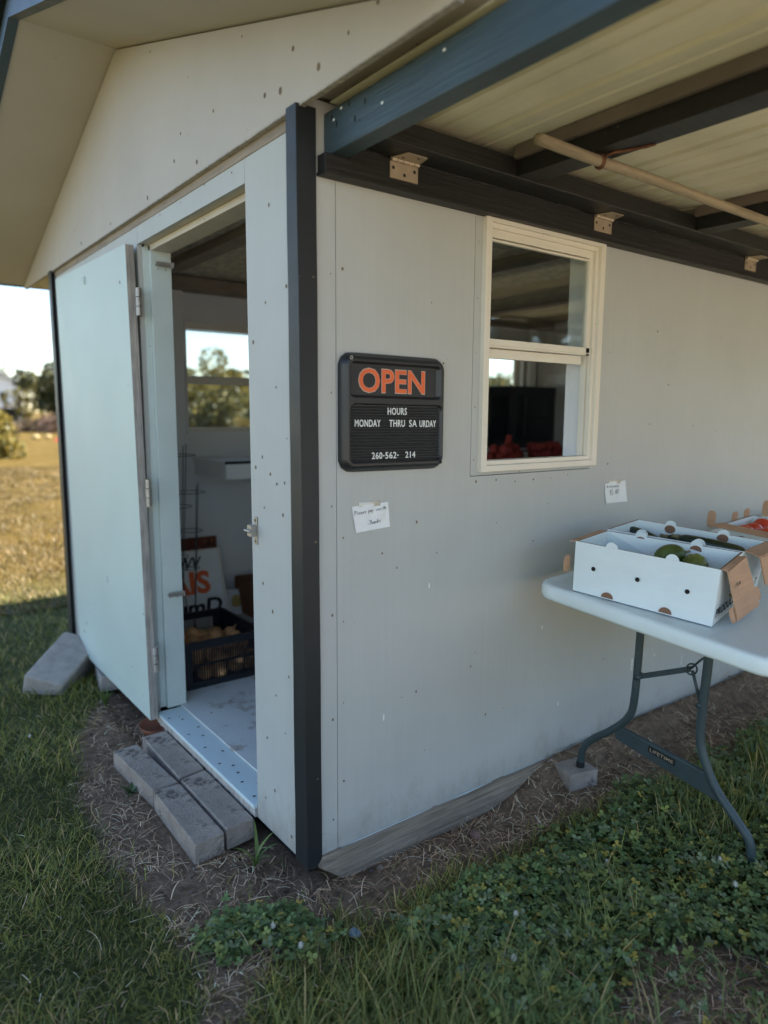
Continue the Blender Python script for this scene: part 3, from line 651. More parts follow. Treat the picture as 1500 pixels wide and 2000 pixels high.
# ------------------------------------------------------------ open sign
def bil(c, u, v): return tuple((c[0][i]*(1-u)+c[1][i]*u)*(1-v)+(c[3][i]*(1-u)+c[2][i]*u)*v for i in range(2))
sg = empty('open_sign', (.34, 0, 1.53), 'black OPEN sign with orange letters and an opening hours letter board', 'sign')
OFF[sg.name] = Matrix.Translation((.34, 0, 1.53))
SX0, SX1, SZ0, SZ1 = .115, .565, 1.339, 1.730
def sdr(u, v, x0, x1, y0, y1, r):
    cx, cy = (x0+x1)/2, (y0+y1)/2; dx = abs(u-cx)-(x1-x0)/2+r; dy = abs(v-cy)-(y1-y0)/2+r
    return math.hypot(max(dx, 0), max(dy, 0))+min(max(dx, dy), 0)-r
HD = (.148, .529, 1.588, 1.698); BD = (.145, .541, 1.372, 1.563)
def sh(x, z):
    d = -sdr(x, z, SX0, SX1, SZ0, SZ1, .045)
    if d < 0: return None
    h = .006+.028*math.sin(min(d/.024, 1)*math.pi/2)**.8
    for (a, b_, c, e), dep, r in ((HD, .016, .012), (BD, .014, .02)):
        k = -sdr(x, z, a, b_, c, e, r)
        h -= dep*ss((k+.004)/.009)
    k = -sdr(x, z, *BD, .02)
    if k > .004: h += .0032*(1 if math.sin((z-1.372)/.0092*2*math.pi) > -.2 else -1)
    return h
NX, NZ = 130, 210
idx = {}; vs = []; fs = []
for j in range(NZ+1):
    for i in range(NX+1):
        x = SX0+(SX1-SX0)*i/NX; z = SZ0+(SZ1-SZ0)*j/NZ; h = sh(x, z)
        if h is not None:
            idx[i, j] = len(vs); tilt = -.012*((x-.34))
            vs.append((x, -h, z+tilt*.6))
for (i, j) in list(idx):
    q = [(i, j), (i+1, j), (i+1, j+1), (i, j+1)]
    k = [idx[p] for p in q if p in idx]
    if len(k) >= 3 and (i+1, j+1) in idx or len(k) == 4: fs.append(k)
b = MB(); b.sm = True; b.add(vs, fs)
# rim down to the wall
n = 72; out = []
for k in range(n):
    t = 2*math.pi*k/n; cx, cz = (SX0+SX1)/2, (SZ0+SZ1)/2; lo, hi = 0, .4
    for _ in range(22):
        m_ = (lo+hi)/2
        if sdr(cx+m_*math.cos(t), cz+m_*math.sin(t), SX0, SX1, SZ0, SZ1, .045) < 0: lo = m_
        else: hi = m_
    out.append((cx+lo*math.cos(t), cz+lo*math.sin(t)))
tl_ = lambda x, z: z-.0072*(x-.34)
ring = [(x, -.0005, tl_(x, z)) for x, z in out]+[(x, -.009, tl_(x, z)) for x, z in out]+[((x-.34)*.982+.34, -.016, tl_(x, (z-1.534)*.982+1.534)) for x, z in out]
b.add(ring, [(i, (i+1) % n, n+(i+1) % n, n+i) for i in range(n)]+[(n+i, n+(i+1) % n, 2*n+(i+1) % n, 2*n+i) for i in range(n)])
b.build('sign_frame', 'plastic', sg)
def fit(txt, x0, x1, z0, z1, y, mb=None, bold=0, depth=.001, space=1.0, to=None, mp=None):
    q = text_mb(txt, 1, lambda u, v, w: (u, v, w), depth, None, 'LEFT', 1, space, bold)
    us = [v[0] for v in q.v]; vs_ = [v[1] for v in q.v]; a, c, d, e = min(us), max(us), min(vs_), max(vs_)
    mb = mb or MB()
    mp = mp or (lambda U, V, W: (U, y-W, tl_(U, V)))
    mb.add([mp(x0+(u-a)/(c-a)*(x1-x0), z0+(v-d)/(e-d)*(z1-z0), w) for u, v, w in q.v], q.f)
    return mb
o1 = .0028
b = MB(); fit('OPEN', .186-o1, .468+o1, 1.603-o1, 1.681+o1, -.0185, b, .032, .0008); b.build('letter_edging', 'letteredge', sg)
b = MB(); fit('OPEN', .186, .468, 1.603, 1.681, -.0195, b, .016, .0010); b.build('open_lettering', 'orange', sg)
b = MB()
for t, x0, x1, z0, z1 in (('HOURS', .302, .385, 1.530, 1.554), ('MONDAY', .166, .272, 1.489, 1.513), ('THRU', .309, .377, 1.489, 1.513), ('SA', .396, .431, 1.489, 1.513), ('URDAY', .443, .520, 1.488, 1.512),
                          ('260', .236, .280, 1.381, 1.404), ('562', .293, .341, 1.381, 1.404), ('214', .381, .425, 1.382, 1.404)):
    fit(t, x0, x1, z0, z1, -.0235, b, .012, .0016, 1.1)
for x in (.2865, .3475): b.box(x-.0022, x+.0022, -.0255, -.022, 1.390, 1.3945)
b.build('lettering', 'letter', sg)
for x, z, k in ((.146, 1.712, 0), (.541, 1.711, 0), (.143, 1.359, 1), (.536, 1.362, 1)):
    b = MB(); b.mi = k; b.disc((x, -.0352, z), (0, -1, 0), .0065, 10); b.mi = 1; b.disc((x, -.0356, z), (0, -1, 0), .003, 8); b.build('screw', ['steel', 'hole'], sg)

# ------------------------------------------------------------ paper notes
def note(c, lines, label, tape):
    b = MB(); nx, ny = 12, 10; cx = sum(p[0] for p in c)/4; cz = sum(p[1] for p in c)/4
    def surf(u, v, w=0):
        x, z = bil(c, u, v); return (x, -.002-w-.0055*abs(noise.noise(Vector((x*16, z*16, 1))))-.006*max(0, .25-v)*abs(u-.5)*4, z)
    vs = [surf(i/nx, j/ny) for j in range(ny+1) for i in range(nx+1)]
    b.add(vs, [(j*(nx+1)+i, j*(nx+1)+i+1, (j+1)*(nx+1)+i+1, (j+1)*(nx+1)+i) for j in range(ny) for i in range(nx)])
    b.sm = True
    b.mi = 1; W = c[1][0]-c[0][0]
    for txt, u0, v0, h, sl, th in lines:
        q = MB(); hand(txt, h, lambda a, d, w: surf(u0+a/W, v0+d/.1, .0012), q, th, .6, sl); b.add(q.v, q.f)
    b.mi = 2; b.box(c[3][0]+.03, c[3][0]+.12, -.0035, -.0008, c[3][1]-.004, c[3][1]+.012)
    o = b.build('paper_note', ['paper', 'ink', 'tape' if 0 else 'vinyl'])
    o.location = (0, 0, 0)
    return tag(o, label, 'note')
note([(.185, 1.132), (.330, 1.141), (.323, 1.229), (.169, 1.223)], [('Please pay inside.', .04, .66, .0128, .06, .0014), ('-Thanks', .36, .20, .0135, .1, .0015)], 'small white paper note reading Please pay inside below the OPEN sign', 0)
note([(1.58, 1.132), (1.743, 1.130), (1.725, 1.231), (1.565, 1.223)], [('5# red potatoes', .06, .78, .0108, -.04, .0014), ('$5.00', .2, .38, .024, .03, .0019)], 'small white price note reading $5 right of the window', 0)

# ------------------------------------------------------------ pavers and blocks
def paver(q, zt, zb, label, m='bluestep', group=None, name='paver', jit=.0015):
    b = MB(); n = 0
    lo = [(x+random.uniform(-jit, jit), y+random.uniform(-jit, jit), zb) for x, y in q]; hi = [(x, y, zt+random.uniform(-.002, .002)) for x, y in q]
    cx = sum(x for x, y in q)/4; cy = sum(y for x, y in q)/4
    o = b.hexa([Vector(p)-Vector((cx, cy, zb)) for p in lo]+[Vector(p)-Vector((cx, cy, zb)) for p in hi]).build(name, m, None, bevel=.005)
    o.location = (cx, cy, zb); return tag(o, label, 'paver', group)
g = 'concrete pavers laid as a doorstep'
paver([(-.263, .836), (-.152, .838), (-.178, 1.297), (-.293, 1.289)], -.032, -.112, 'grey concrete paver at the outer far corner of the doorstep', group=g)
paver([(-.139, .864), (-.019, .880), (-.018, 1.353), (-.136, 1.352)], -.028, -.112, 'grey concrete paver of the step nearest the door frame and terracotta dish', group=g)
paver([(-.272, .368), (-.153, .374), (-.152, .824), (-.266, .822)], -.028, -.114, 'grey concrete paver at the outer near corner of the doorstep', group=g)
paver([(-.140, .384), (-.020, .393), (-.021, .862), (-.139, .846)], -.026, -.112, 'grey concrete paver of the step beside the near end of the threshold', group=g)
paver([(1.195, -.168), (1.335, -.205), (1.365, -.075), (1.225, -.045)], .000, -.095, 'small concrete paver stub under the far table leg', name='paver')
b = MB(); b.box(-.27, .27, -.125, .125, -.10, .10)
o = b.build('concrete_block', 'block', bevel=.018, bseg=3); o.location = (-.215, 2.60, -.045); o.rotation_euler = (R(16), R(-13), R(50)); o.scale = (.94,)*3; tag(o, 'big rough concrete block tilted in the grass by the open door', 'block')
b = MB(); b.box(-.17, .17, -.08, .08, -.05, .05); o = b.build('concrete_block', 'block', bevel=.01); o.location = (.02, 2.40, -.075); o.rotation_euler = (0, R(4), R(80)); tag(o, 'dark flat concrete block under the bottom edge of the open door', 'block')
b = MB(); b.sm = True; b.lathe([(.055, 0), (.075, .035), (.082, .05), (.078, .05), (.068, .03), (.03, .012)], 22); o = b.build('terracotta_dish', 'rust'); o.location = (-.015, 1.52, -.105); o.rotation_euler = (R(6), 0, 0)
o.data.materials[0] = mat('terracotta', (.30, .12, .07), .85, .25, 14); tag(o, 'small terracotta dish on the soil under the door hinge', 'dish')
def rock(name, loc, r, m, label, cat, sq=.6):
    bm = bmesh.new(); bmesh.ops.create_icosphere(bm, subdivisions=3, radius=r)
    for v in bm.verts: v.co *= 1+.25*noise.noise(v.co*(2/r)*.5+Vector(loc)); v.co.z *= sq
    me = bpy.data.meshes.new(name); bm.to_mesh(me); bm.free(); me.materials.append(M[m])
    for p in me.polygons: p.use_smooth = True
    o = bpy.data.objects.new(name, me); COL.objects.link(o); o.location = loc; return tag(o, label, cat)
rock('stone', (.68, -.115, gz(.68, -.115)+.008), .024, 'stone', 'reddish pebble lying below the weathered skid timber', 'stone')
rock('scrap', (-.005, -.27, gz(0, -.27)+.014), .02, 'bluescrap', 'crumpled blue grey scrap lying at the edge of the clover', 'scrap')

# ------------------------------------------------------------ folding table, boxes, produce
e1 = Vector((.99850578, .02796547, .04694817)); e2 = Vector((.03195429, -.9957408, -.08648228)); e3 = Vector((-.04432969, -.08785326, .99514656))
TO = Vector((.98, -.106, .873))
tw = lambda a, b_, c: tuple(TO+a*e1+b_*e2+c*e3)
tb = empty('folding_table', (1.3, -.5, -.06), 'long white plastic folding table with grey metal legs against the wall', 'table'); OFF[tb.name] = Matrix.Translation((1.3, -.5, -.06))
TL_, TW = 2.3, .95
def rr(x0, x1, y0, y1, r, seg=8):
    p = []
    for cx, cy, a0 in ((x1-r, y1-r, 0), (x0+r, y1-r, 90), (x0+r, y0+r, 180), (x1-r, y0+r, 270)):
        for k in range(seg+1): t = R(a0+90*k/seg); p.append((cx+r*math.cos(t), cy+r*math.sin(t)))
    return p
b = MB(); b.sm = True; rings = []; 
for ins, c in ((.03, -.040), (.016, -.056), (.004, -.056), (0, -.046), (0, -.016), (.004, -.005), (.012, 0), (.030, .0), (.036, -.003)):
    rings.append([tw(x, y, c-.0015*math.sin(x*3)) for x, y in rr(ins, TL_-ins, ins, TW-ins, .085-ins*.6)])
n = len(rings[0]); vs = [p for r_ in rings for p in r_]
b.add(vs, [(i*n+k, i*n+(k+1) % n, (i+1)*n+(k+1) % n, (i+1)*n+k) for i in range(len(rings)-1) for k in range(n)]+[list(range((len(rings)-1)*n, len(rings)*n)), list(range(n))[::-1]])
b.build('tabletop', 'table', tb)
def spline(pts, k=6):
    P_ = [Vector(p) for p in pts]; out = []
    for i in range(len(P_)-1):
        p0, p1, p2, p3 = P_[max(i-1, 0)], P_[i], P_[i+1], P_[min(i+2, len(P_)-1)]
        for j in range(k):
            t = j/k; out.append(.5*((2*p1)+(p2-p0)*t+(2*p0-5*p1+4*p2-p3)*t*t+(3*p1-p0-3*p2+p3)*t**3))
    out.append(P_[-1]); return out
for am in (.275, TL_-.29):
    b = MB(); b.sm = True
    b.tube(spline([tw(am, .322, -.05), tw(am, .330, -.25), tw(am-.002, .335, -.47), tw(am-.003, .318, -.55), tw(am-.004, .255, -.635), tw(am-.004, .165, -.725), tw(am-.004, .125, -.79), tw(am-.004, .119, -.865)]), .0155, 14)
    lg = b.build('leg', 'leg', tb)
    b = MB(); b.sm = True; b.tube([tw(am-.004, .120, -.852), tw(am-.004, .119, -.872), tw(am-.004, .119, -.884)], [.0175, .0185, .0175], 14); b.build('foot_cap', 'hole', lg)
    b = MB(); b.sm = True
    b.tube(spline([tw(am, .603, -.05), tw(am, .606, -.25), tw(am-.002, .612, -.46), tw(am-.004, .632, -.55), tw(am-.006, .70, -.665), tw(am-.01, .79, -.745), tw(am-.012, .845, -.80), tw(am-.014, .862, -.88)]), .0165, 14)
    lg = b.build('leg', 'leg', tb)
    b = MB(); b.sm = True; b.tube([tw(am-.014, .862, -.865), tw(am-.014, .863, -.90)], .0185, 14); b.build('foot_cap', 'hole', lg)
    b = MB(); A_ = [(.262, -.602), (.275, -.665), (.735, -.715), (.665, -.622)]
    b.add([tw(am-.012, x, z) for x, z in A_]+[tw(am+.008, x, z) for x, z in A_], [(0, 1, 2, 3), (7, 6, 5, 4), (0, 4, 5, 1), (1, 5, 6, 2), (2, 6, 7, 3), (3, 7, 4, 0)])
    cb_ = b.build('crossbar', 'leg', tb, bevel=.004)
    if am < 1:
        ux = Vector((1, 0)); mp = lambda U, V, W: tw(am-.0135-W, .425+U, -.648+V-.06*U)
        b = MB(); b.add([mp(0, 0, 0), mp(.115, 0, 0), mp(.115, .026, 0), mp(0, .026, 0)], [(0, 1, 2, 3)]); b.mi = 1
        fit('LIFETIME', .008, .107, .006, .020, 0, b, .01, .0006, 1.05, None, lambda U, V, W: mp(U, V, W+.0008)); b.build('name_plate', ['hole', 'tansteel'], cb_)
    b = MB(); b.add([tw(am-.003, .345, -.370), tw(am-.003, .345, -.346), tw(am-.003, .545, -.258), tw(am-.003, .545, -.234)]+[tw(am+.003, .345, -.370), tw(am+.003, .345, -.346), tw(am+.003, .545, -.258), tw(am+.003, .545, -.234)], [(0, 1, 3, 2), (4, 6, 7, 5), (0, 4, 5, 1), (1, 5, 7, 3), (3, 7, 6, 2), (2, 6, 4, 0)])
    b.sm = True; b.tube([tw(am-.022, .345, -.357), tw(am+.018, .345, -.357)], .012, 12)
    b.tube([tw(am+.01*math.cos(t), .548+.016*math.cos(t), -.246+.022*math.sin(t)) for t in [k*2*math.pi/16 for k in range(17)]], .0035, 6)
    b.build('brace', 'leg', tb)
    b = MB(); b.sm = True; b.tube([tw(am, .545, -.245), tw(am, .575, -.20), tw(am, .60, -.17)], .010, 8, flat=.4); b.tube([tw(am, .552, -.25), tw(am, .598, -.365)], .006, 8); b.tube([tw(am-.02, .598, -.368), tw(am+.02, .600, -.368)], .010, 10)
    b.build('brace', 'steel' if 0 else 'leg', tb)

L3 = lambda p, q, t: tuple(p[i]+(q[i]-p[i])*t for i in range(3))
def carton(name, B, T, h, label, group, tabs=(.27, .69), holes=True, printed=None, z0=.0008):
    """B, T: FL FR BR BL in table coordinates (base and rim)"""
    cx = sum(p[0] for p in B)/4; cy = sum(p[1] for p in B)/4; o_ = tw(cx, cy, 0)
    e = empty(name, o_, label, 'box', group); OFF[e.name] = Matrix.Translation(o_)
    b = MB(); t = .007
    def inset(q, d):
        c = (sum(p[0] for p in q)/4, sum(p[1] for p in q)/4); return [(c[0]+(p[0]-c[0])*(1-d/.14), c[1]+(p[1]-c[1])*(1-d/.25)) for p in q]
    Bi, Ti = inset(B, t), inset(T, t)
    lo = [tw(x, y, z0) for x, y in B]; hi = [tw(x, y, h) for x, y in T]; li = [tw(x, y, z0+.006) for x, y in Bi]; hj = [tw(x, y, h-.0005) for x, y in Ti]
    b.add(lo+hi+li+hj, [(0, 1, 5, 4), (1, 2, 6, 5), (2, 3, 7, 6), (3, 0, 4, 7), (3, 2, 1, 0), (8, 9, 13, 12), (9, 10, 14, 13), (10, 11, 15, 14), (11, 8, 12, 15), (8, 9, 10, 11)])
    b.mi = 1; b.add(hi+hj, [(0, 1, 5, 4), (1, 2, 6, 5), (2, 3, 7, 6), (3, 0, 4, 7)])
    b.mi = 0
    body = b.build('carton_body', ['cardwhite', 'kraftdark'], e)
    # a point on the outer front wall
    def fw(u, v, off=0):
        p = Vector(L3(lo[0], lo[1], u)); q = Vector(L3(hi[0], hi[1], u)); d = (q-p).normalized(); r_ = p.lerp(q, v)
        nrm = (Vector(lo[1])-Vector(lo[0])).cross(d).normalized(); 
        if nrm.x > 0: nrm = -nrm
        return r_+nrm*off
    def bw(u, v, off=0):
        p = Vector(L3(li[3], li[2], u)); q = Vector(L3(hj[3], hj[2], u)); d = (q-p).normalized(); nrm = (Vector(li[2])-Vector(li[3])).cross(d).normalized()
        if nrm.x > 0: nrm = -nrm
        return p.lerp(q, v)+nrm*off
    Lf = (Vector(lo[1])-Vector(lo[0])).length; r_ = .023
    def half(pf, u0, v0, off, mi, r=r_, a0=0, a1=180, sy=1.0, th=.004):
        b = MB(); n_ = 12; pts = [(u0+r*math.cos(R(a0+(a1-a0)*k/n_))/Lf, v0+r*sy*math.sin(R(a0+(a1-a0)*k/n_))/h) for k in range(n_+1)]
        A_ = [pf(u, v, off) for u, v in pts]; C_ = [pf(u, v, off-th) for u, v in pts]; m_ = len(A_)
        b.add(A_+C_, [list(range(m_)), list(range(m_, 2*m_))[::-1]]+[(i, (i+1) % m_, m_+(i+1) % m_, m_+i) for i in range(m_)])
        b.build('stacking_tab', ('cardwhite', 'kraftdark')[mi], e)
    for u in tabs:
        half(fw, u, .985, -.001, 0); half(fw, u, .02, .0025, 1, sy=.9)
        half(bw, u, .99, .0, 0, sy=.95); half(bw, u, .90, .0022, 1, a0=0, a1=360, sy=.8, th=.002)
    if holes:
        for u, v in ((.15, .52), (.475, .51), (.815, .50)):
            b = MB(); c = fw(u, v, .0012); nn = fw(u, v, 1)-fw(u, v, 0); b.disc(c, nn, .0085, 12); b.build('vent_hole', 'hole', e)
    def ew(u, v, off=0):   # end wall towards the viewer, u from FR to BR
        p = Vector(L3(lo[1], lo[2], u)); q = Vector(L3(hi[1], hi[2], u)); d = (q-p).normalized(); nrm = (Vector(lo[2])-Vector(lo[1])).cross(d).normalized()
        if nrm.y > 0: nrm = -nrm
        return p.lerp(q, v)+nrm*off
    if printed:
        b = MB(); fit(printed, .09, .86, .12, .27, 0, b, .012, .001, 1.0, None, lambda U, V, W: ew(U, V, .0012)); b.build('printed_word', 'hole', e)
    return e, ew, fw
B1 = [(.04, .16), (.126, .667), (.400, .618), (.308, .113)]; T1 = [(.056, .143), (.168, .652), (.452, .596), (.292, .118)]
bx1, ew1, fw1 = carton('produce_box', B1, T1, .192, 'white cardboard produce box holding round squash at the front of the table', 'open produce boxes on the folding table', printed='PRODUCE')
def sheet(b, q, th=.004, nu=6, nv=8, warp=.004, corr=True):
    """card sheet through four world corners (tl tr br bl)"""
    q = [Vector(p) for p in q]; nrm = (q[1]-q[0]).cross(q[3]-q[0]).normalized()
    P_ = lambda u, v: (q[0].lerp(q[1], u)).lerp(q[3].lerp(q[2], u), v)+nrm*warp*math.sin(u*3)*math.sin(v*3.1)
    A_ = [P_(i/nu, j/nv) for j in range(nv+1) for i in range(nu+1)]; m_ = len(A_); C_ = [p-nrm*th for p in A_]
    F_ = [(j*(nu+1)+i, j*(nu+1)+i+1, (j+1)*(nu+1)+i+1, (j+1)*(nu+1)+i) for j in range(nv) for i in range(nu)]
    rim = [i for i in range(nu+1)]+[j*(nu+1)+nu for j in range(1, nv+1)]+[nv*(nu+1)+i for i in range(nu-1, -1, -1)]+[j*(nu+1) for j in range(nv-1, 0, -1)]
    b.add(A_+C_, F_+[tuple(m_+k for k in f[::-1]) for f in F_]+[(rim[i], rim[(i+1) % len(rim)], m_+rim[(i+1) % len(rim)], m_+rim[i]) for i in range(len(rim))])
    return P_, nrm
# price flap folded over the near end
b = MB(); b.sm = False
hinge = [ew1(.03, 1.0, .001), ew1(.72, 1.0, .001)]
tl4 = [tw(.180, .668, .186), tw(.368, .640, .200), tw(.417, .690, .022), tw(.205, .712, .018)]
sheet(b, [hinge[0], hinge[1], tl4[1], tl4[0]], .004, 3, 2, .002)
Pf, nf = sheet(b, tl4, .0045)
def tabpoly(b, c, u, v, ru, rv, th=.004, a0=0, a1=360):
    c, u, v = Vector(c), Vector(u).normalized(), Vector(v).normalized(); n_ = 14; A_ = [c+u*ru*math.copysign(abs(math.cos(R(a0+(a1-a0)*k/n_)))**.7, math.cos(R(a0+(a1-a0)*k/n_)))+v*rv*math.copysign(abs(math.sin(R(a0+(a1-a0)*k/n_)))**.7, math.sin(R(a0+(a1-a0)*k/n_))) for k in range(n_)]
    w = u.cross(v)*th; C_ = [p-w for p in A_]; b.add(A_+C_, [list(range(n_)), list(range(n_, 2*n_))[::-1]]+[(i, (i+1) % n_, n_+(i+1) % n_, n_+i) for i in range(n_)])
du, dv = Pf(1, .5)-Pf(0, .5), Pf(.5, 0)-Pf(.5, 1)
tabpoly(b, Pf(-.06, .86)+nf*.002, du, dv, .024, .028); tabpoly(b, Pf(1.10, .80)+nf*.002, du, dv, .034, .026)
b.mi = 1
for txt, u0, v0, h, sp in (('1.50 ea', .16, .40, .014, .62),):
    hand(txt, h, lambda a, d, w: Pf(u0+a/.19, v0-d/.18-a*.3)+nf*(.0012 if nf.dot(Vector((0, -1, 0))) > 0 else -.0057), b, .0019)
b.build('price_flap', ['kraft', 'ink'], bx1)
b = MB(); lw = [tw(.056, .140, .192), tw(.292, .116, .192)]
sheet(b, [tw(.060, .143, .194), tw(.285, .120, .194), tw(.280, .098, .192), tw(.050, .122, .190)], .004, 3, 2, .001)
tabpoly(b, tw(.040, .125, .10), e1, e3, .020, .034)
b.build('end_flap', 'kraft', bx1)
B2 = [(.335, .105), (.455, .600), (.680, .570), (.575, .085)]; T2 = [(.328, .100), (.470, .592), (.700, .580), (.588, .078)]
bx2, ew2, fw2 = carton('produce_box', B2, T2, .190, 'white cardboard produce box of dark zucchini, behind the squash box', 'open produce boxes on the folding table', printed='SUPPORT', holes=False)
b = MB(); f2 = [tw(.450, .655, .186), tw(.665, .650, .190), tw(.700, .672, .070), tw(.545, .650, .062)]
sheet(b, [ew2(.02, 1, .001), ew2(.9, 1, .001), f2[1], f2[0]], .004, 3, 2, .002); Pg, ng = sheet(b, f2, .0045)
b.mi = 1; hand('2/1.00', .014, lambda a, d, w: Pg(.25+d/.20+.0, .25+a/.13)+ng*(.0012 if ng.dot(Vector((0, -1, 0))) > 0 else -.0057), b, .0012)
b.build('price_flap', ['kraft', 'ink'], bx2)
# tomato box
B3 = [(1.00, .26), (1.015, .86), (1.32, .85), (1.29, .26)]; T3 = [(.995, .258), (1.01, .862), (1.325, .852), (1.295, .256)]
bx3, ew3, fw3 = carton('produce_box', B3, T3, .150, 'white tomato box with kraft lip and red print, farthest along the table', 'open produce boxes on the folding table', holes=False, tabs=())
b = MB(); sheet(b, [fw3(0, 1, .001), fw3(1, 1, .001), tw(.955, .90, .138), tw(.935, .215, .142)], .005, 8, 3, .002)
for c, ru, rv in ((tw(.945, .228, .172), .020, .040), (tw(1.12, .255, .165), .026, .024), (tw(1.24, .255, .165), .026, .024), (tw(1.335, .30, .185), .02, .040)): tabpoly(b, c, e2 if ru == .02 else e1, e3, ru, rv)
b.build('kraft_lip', 'kraft', bx3)
b = MB(); fit('Fresh', .30, .43, .50, .66, 0, b, .012, .001, 1, None, lambda U, V, W: fw3(U, V, .0014)); b.mi = 1
fit('TOMATOES', .24, .78, .12, .38, 0, b, .02, .001, 1, None, lambda U, V, W: fw3(U, V, .0014))
nn = fw3(0, 0, 1)-fw3(0, 0, 0)
b.disc(fw3(.15, .62, .0014), nn, .022, 14, .016); b.disc(fw3(.19, .58, .0018), nn, .017, 14, .013); b.mi = 2; b.disc(fw3(.15, .72, .0022), nn, .012, 6, .004)
b.build('printed_word', ['hole', 'redprint', 'melon'], bx3)
def veg(name, cat, mesh_o, loc, rot, label, group, sc=1):
    mesh_o.location = loc; mesh_o.rotation_euler = rot; mesh_o.scale = (sc,)*3; return tag(mesh_o, label, cat, group)
def squash(name):
    b = MB(); b.sm = True; prof = []
    seg, st = 28, 16; vs = []
    for j in range(st+1):
        t = math.pi*j/st
        for k in range(seg):
            a = 2*math.pi*k/seg; r_ = math.sin(t)*(.050+.0022*math.cos(a*10)); vs.append((r_*math.cos(a), r_*math.sin(a), -.058*math.cos(t)))
    b.add(vs, [(j*seg+k, j*seg+(k+1) % seg, (j+1)*seg+(k+1) % seg, (j+1)*seg+k) for j in range(st) for k in range(seg)])
    b.mi = 1; b.tube([(0, 0, .055), (0, 0, .066), (.003, 0, .074)], [.008, .005, .006], 8)
    return b.build(name, ['melon', 'stem'])
s0 = squash('squash'); s0.location = tw(.30, .395, .152); s0.rotation_euler = (R(70), R(20), R(30)); tag(s0, 'dark green squash, the left one showing above the front box', 'squash', 'squash in the front box')
for (a, c, z), rt, lb in (((.30, .497, .142), (R(80), R(-10), R(-50)), 'yellow green flecked squash right of the darker one in the front box'),
                          ((.205, .335, .075), (R(70), R(60), R(10)), 'squash low in the front box, almost hidden by its wall'),
                          ((.30, .57, .060), (R(90), 0, R(10)), 'squash on the bottom of the front box, at its near end'), ((.22, .44, .060), (R(90), 0, R(70)), 'squash on the bottom of the front box, beneath the other two')):
    o = s0.copy(); COL.objects.link(o); o.location = tw(a, c, z); o.rotation_euler = rt; o['label'] = lb; o.scale = (.9, .9, .95)
s0.scale = (.88, .88, 1)
o = [x for x in COL.objects if x.name.startswith('squash')][1]
o.data = o.data.copy(); o.data.materials[0] = mat('yellow_green_squash', (.13, .15, .03), .42, .45, 16, (80, .2, (.36, .35, .12)))
def zuc(p0, p1, bow, r, label):
    b = MB(); b.sm = True; A_, B_ = Vector(tw(*p0)), Vector(tw(*p1)); n = 16; side_ = (B_-A_).cross(Vector((0, 0, 1))).normalized()
    pts = [A_.lerp(B_, i/n)+side_*bow*math.sin(math.pi*i/n) for i in range(n+1)]
    rs = [r*(.35+.65*min(1, math.sin(math.pi*min(max(i/n, .03), .97))**.35))*(.82+.18*i/n) for i in range(n+1)]
    rs[0] = r*.35; rs[-1] = r*.3
    b.tube(pts, rs, 14); b.mi = 1; d = (A_-B_).normalized(); b.tube([A_, A_+d*.02, A_+d*.032], [.011, .008, .010], 7)
    o = b.build('zucchini', ['zucchini', 'stem']); return tag(o, label, 'zucchini', 'dark green zucchini in the second box')
zuc((.545, .30, .165), (.60, .545, .150), .015, .030, 'thick dark zucchini lying along the near end of the zucchini box')
zuc((.52, .085, .16), (.50, .29, .115), -.01, .026, 'narrow zucchini with pale stem by the wall end of its box')
zuc((.445, .20, .10), (.52, .52, .11), .01, .028, 'zucchini deep in the second box beneath the thick one')
zuc((.55, .16, .06), (.63, .50, .07), .01, .028, 'zucchini on the bottom of the second box')
zuc((.41, .14, .05), (.50, .46, .05), -.01, .028, 'zucchini pressed against the front wall of the second box')
zuc((.60, .22, .14), (.655, .42, .13), -.01, .026, 'short zucchini against the back wall of the second box')
def tomato():
    b = MB(); b.sm = True; seg, st = 22, 12; vs = []
    for j in range(st+1):
        t = math.pi*j/st
        for k in range(seg):
            a = 2*math.pi*k/seg; r_ = math.sin(t)*(.043+.0015*math.cos(a*5)); z = -.034*math.cos(t)-(.006*math.exp(-((t-math.pi)/.35)**2)); vs.append((r_*math.cos(a), r_*math.sin(a), z))
    b.add(vs, [(j*seg+k, j*seg+(k+1) % seg, (j+1)*seg+(k+1) % seg, (j+1)*seg+k) for j in range(st) for k in range(seg)])
    return b.build('tomato', 'tomato')
t0 = tomato(); tag(t0, 'ripe red tomato in the white box by the wall', 'tomato', 'ripe red tomatoes in the far box'); first = True
for i, (a, c) in enumerate([(1.06+.088*i+.01*(j % 2), .33+.087*j) for j in range(6) for i in range(3)]):
    o = t0 if first else t0.copy()
    if not first: COL.objects.link(o)
    first = False; o.location = tw(a, c, .108+.014*random.random()); o.rotation_euler = (random.uniform(-.6, .6), random.uniform(-.6, .6), random.uniform(0, 6))

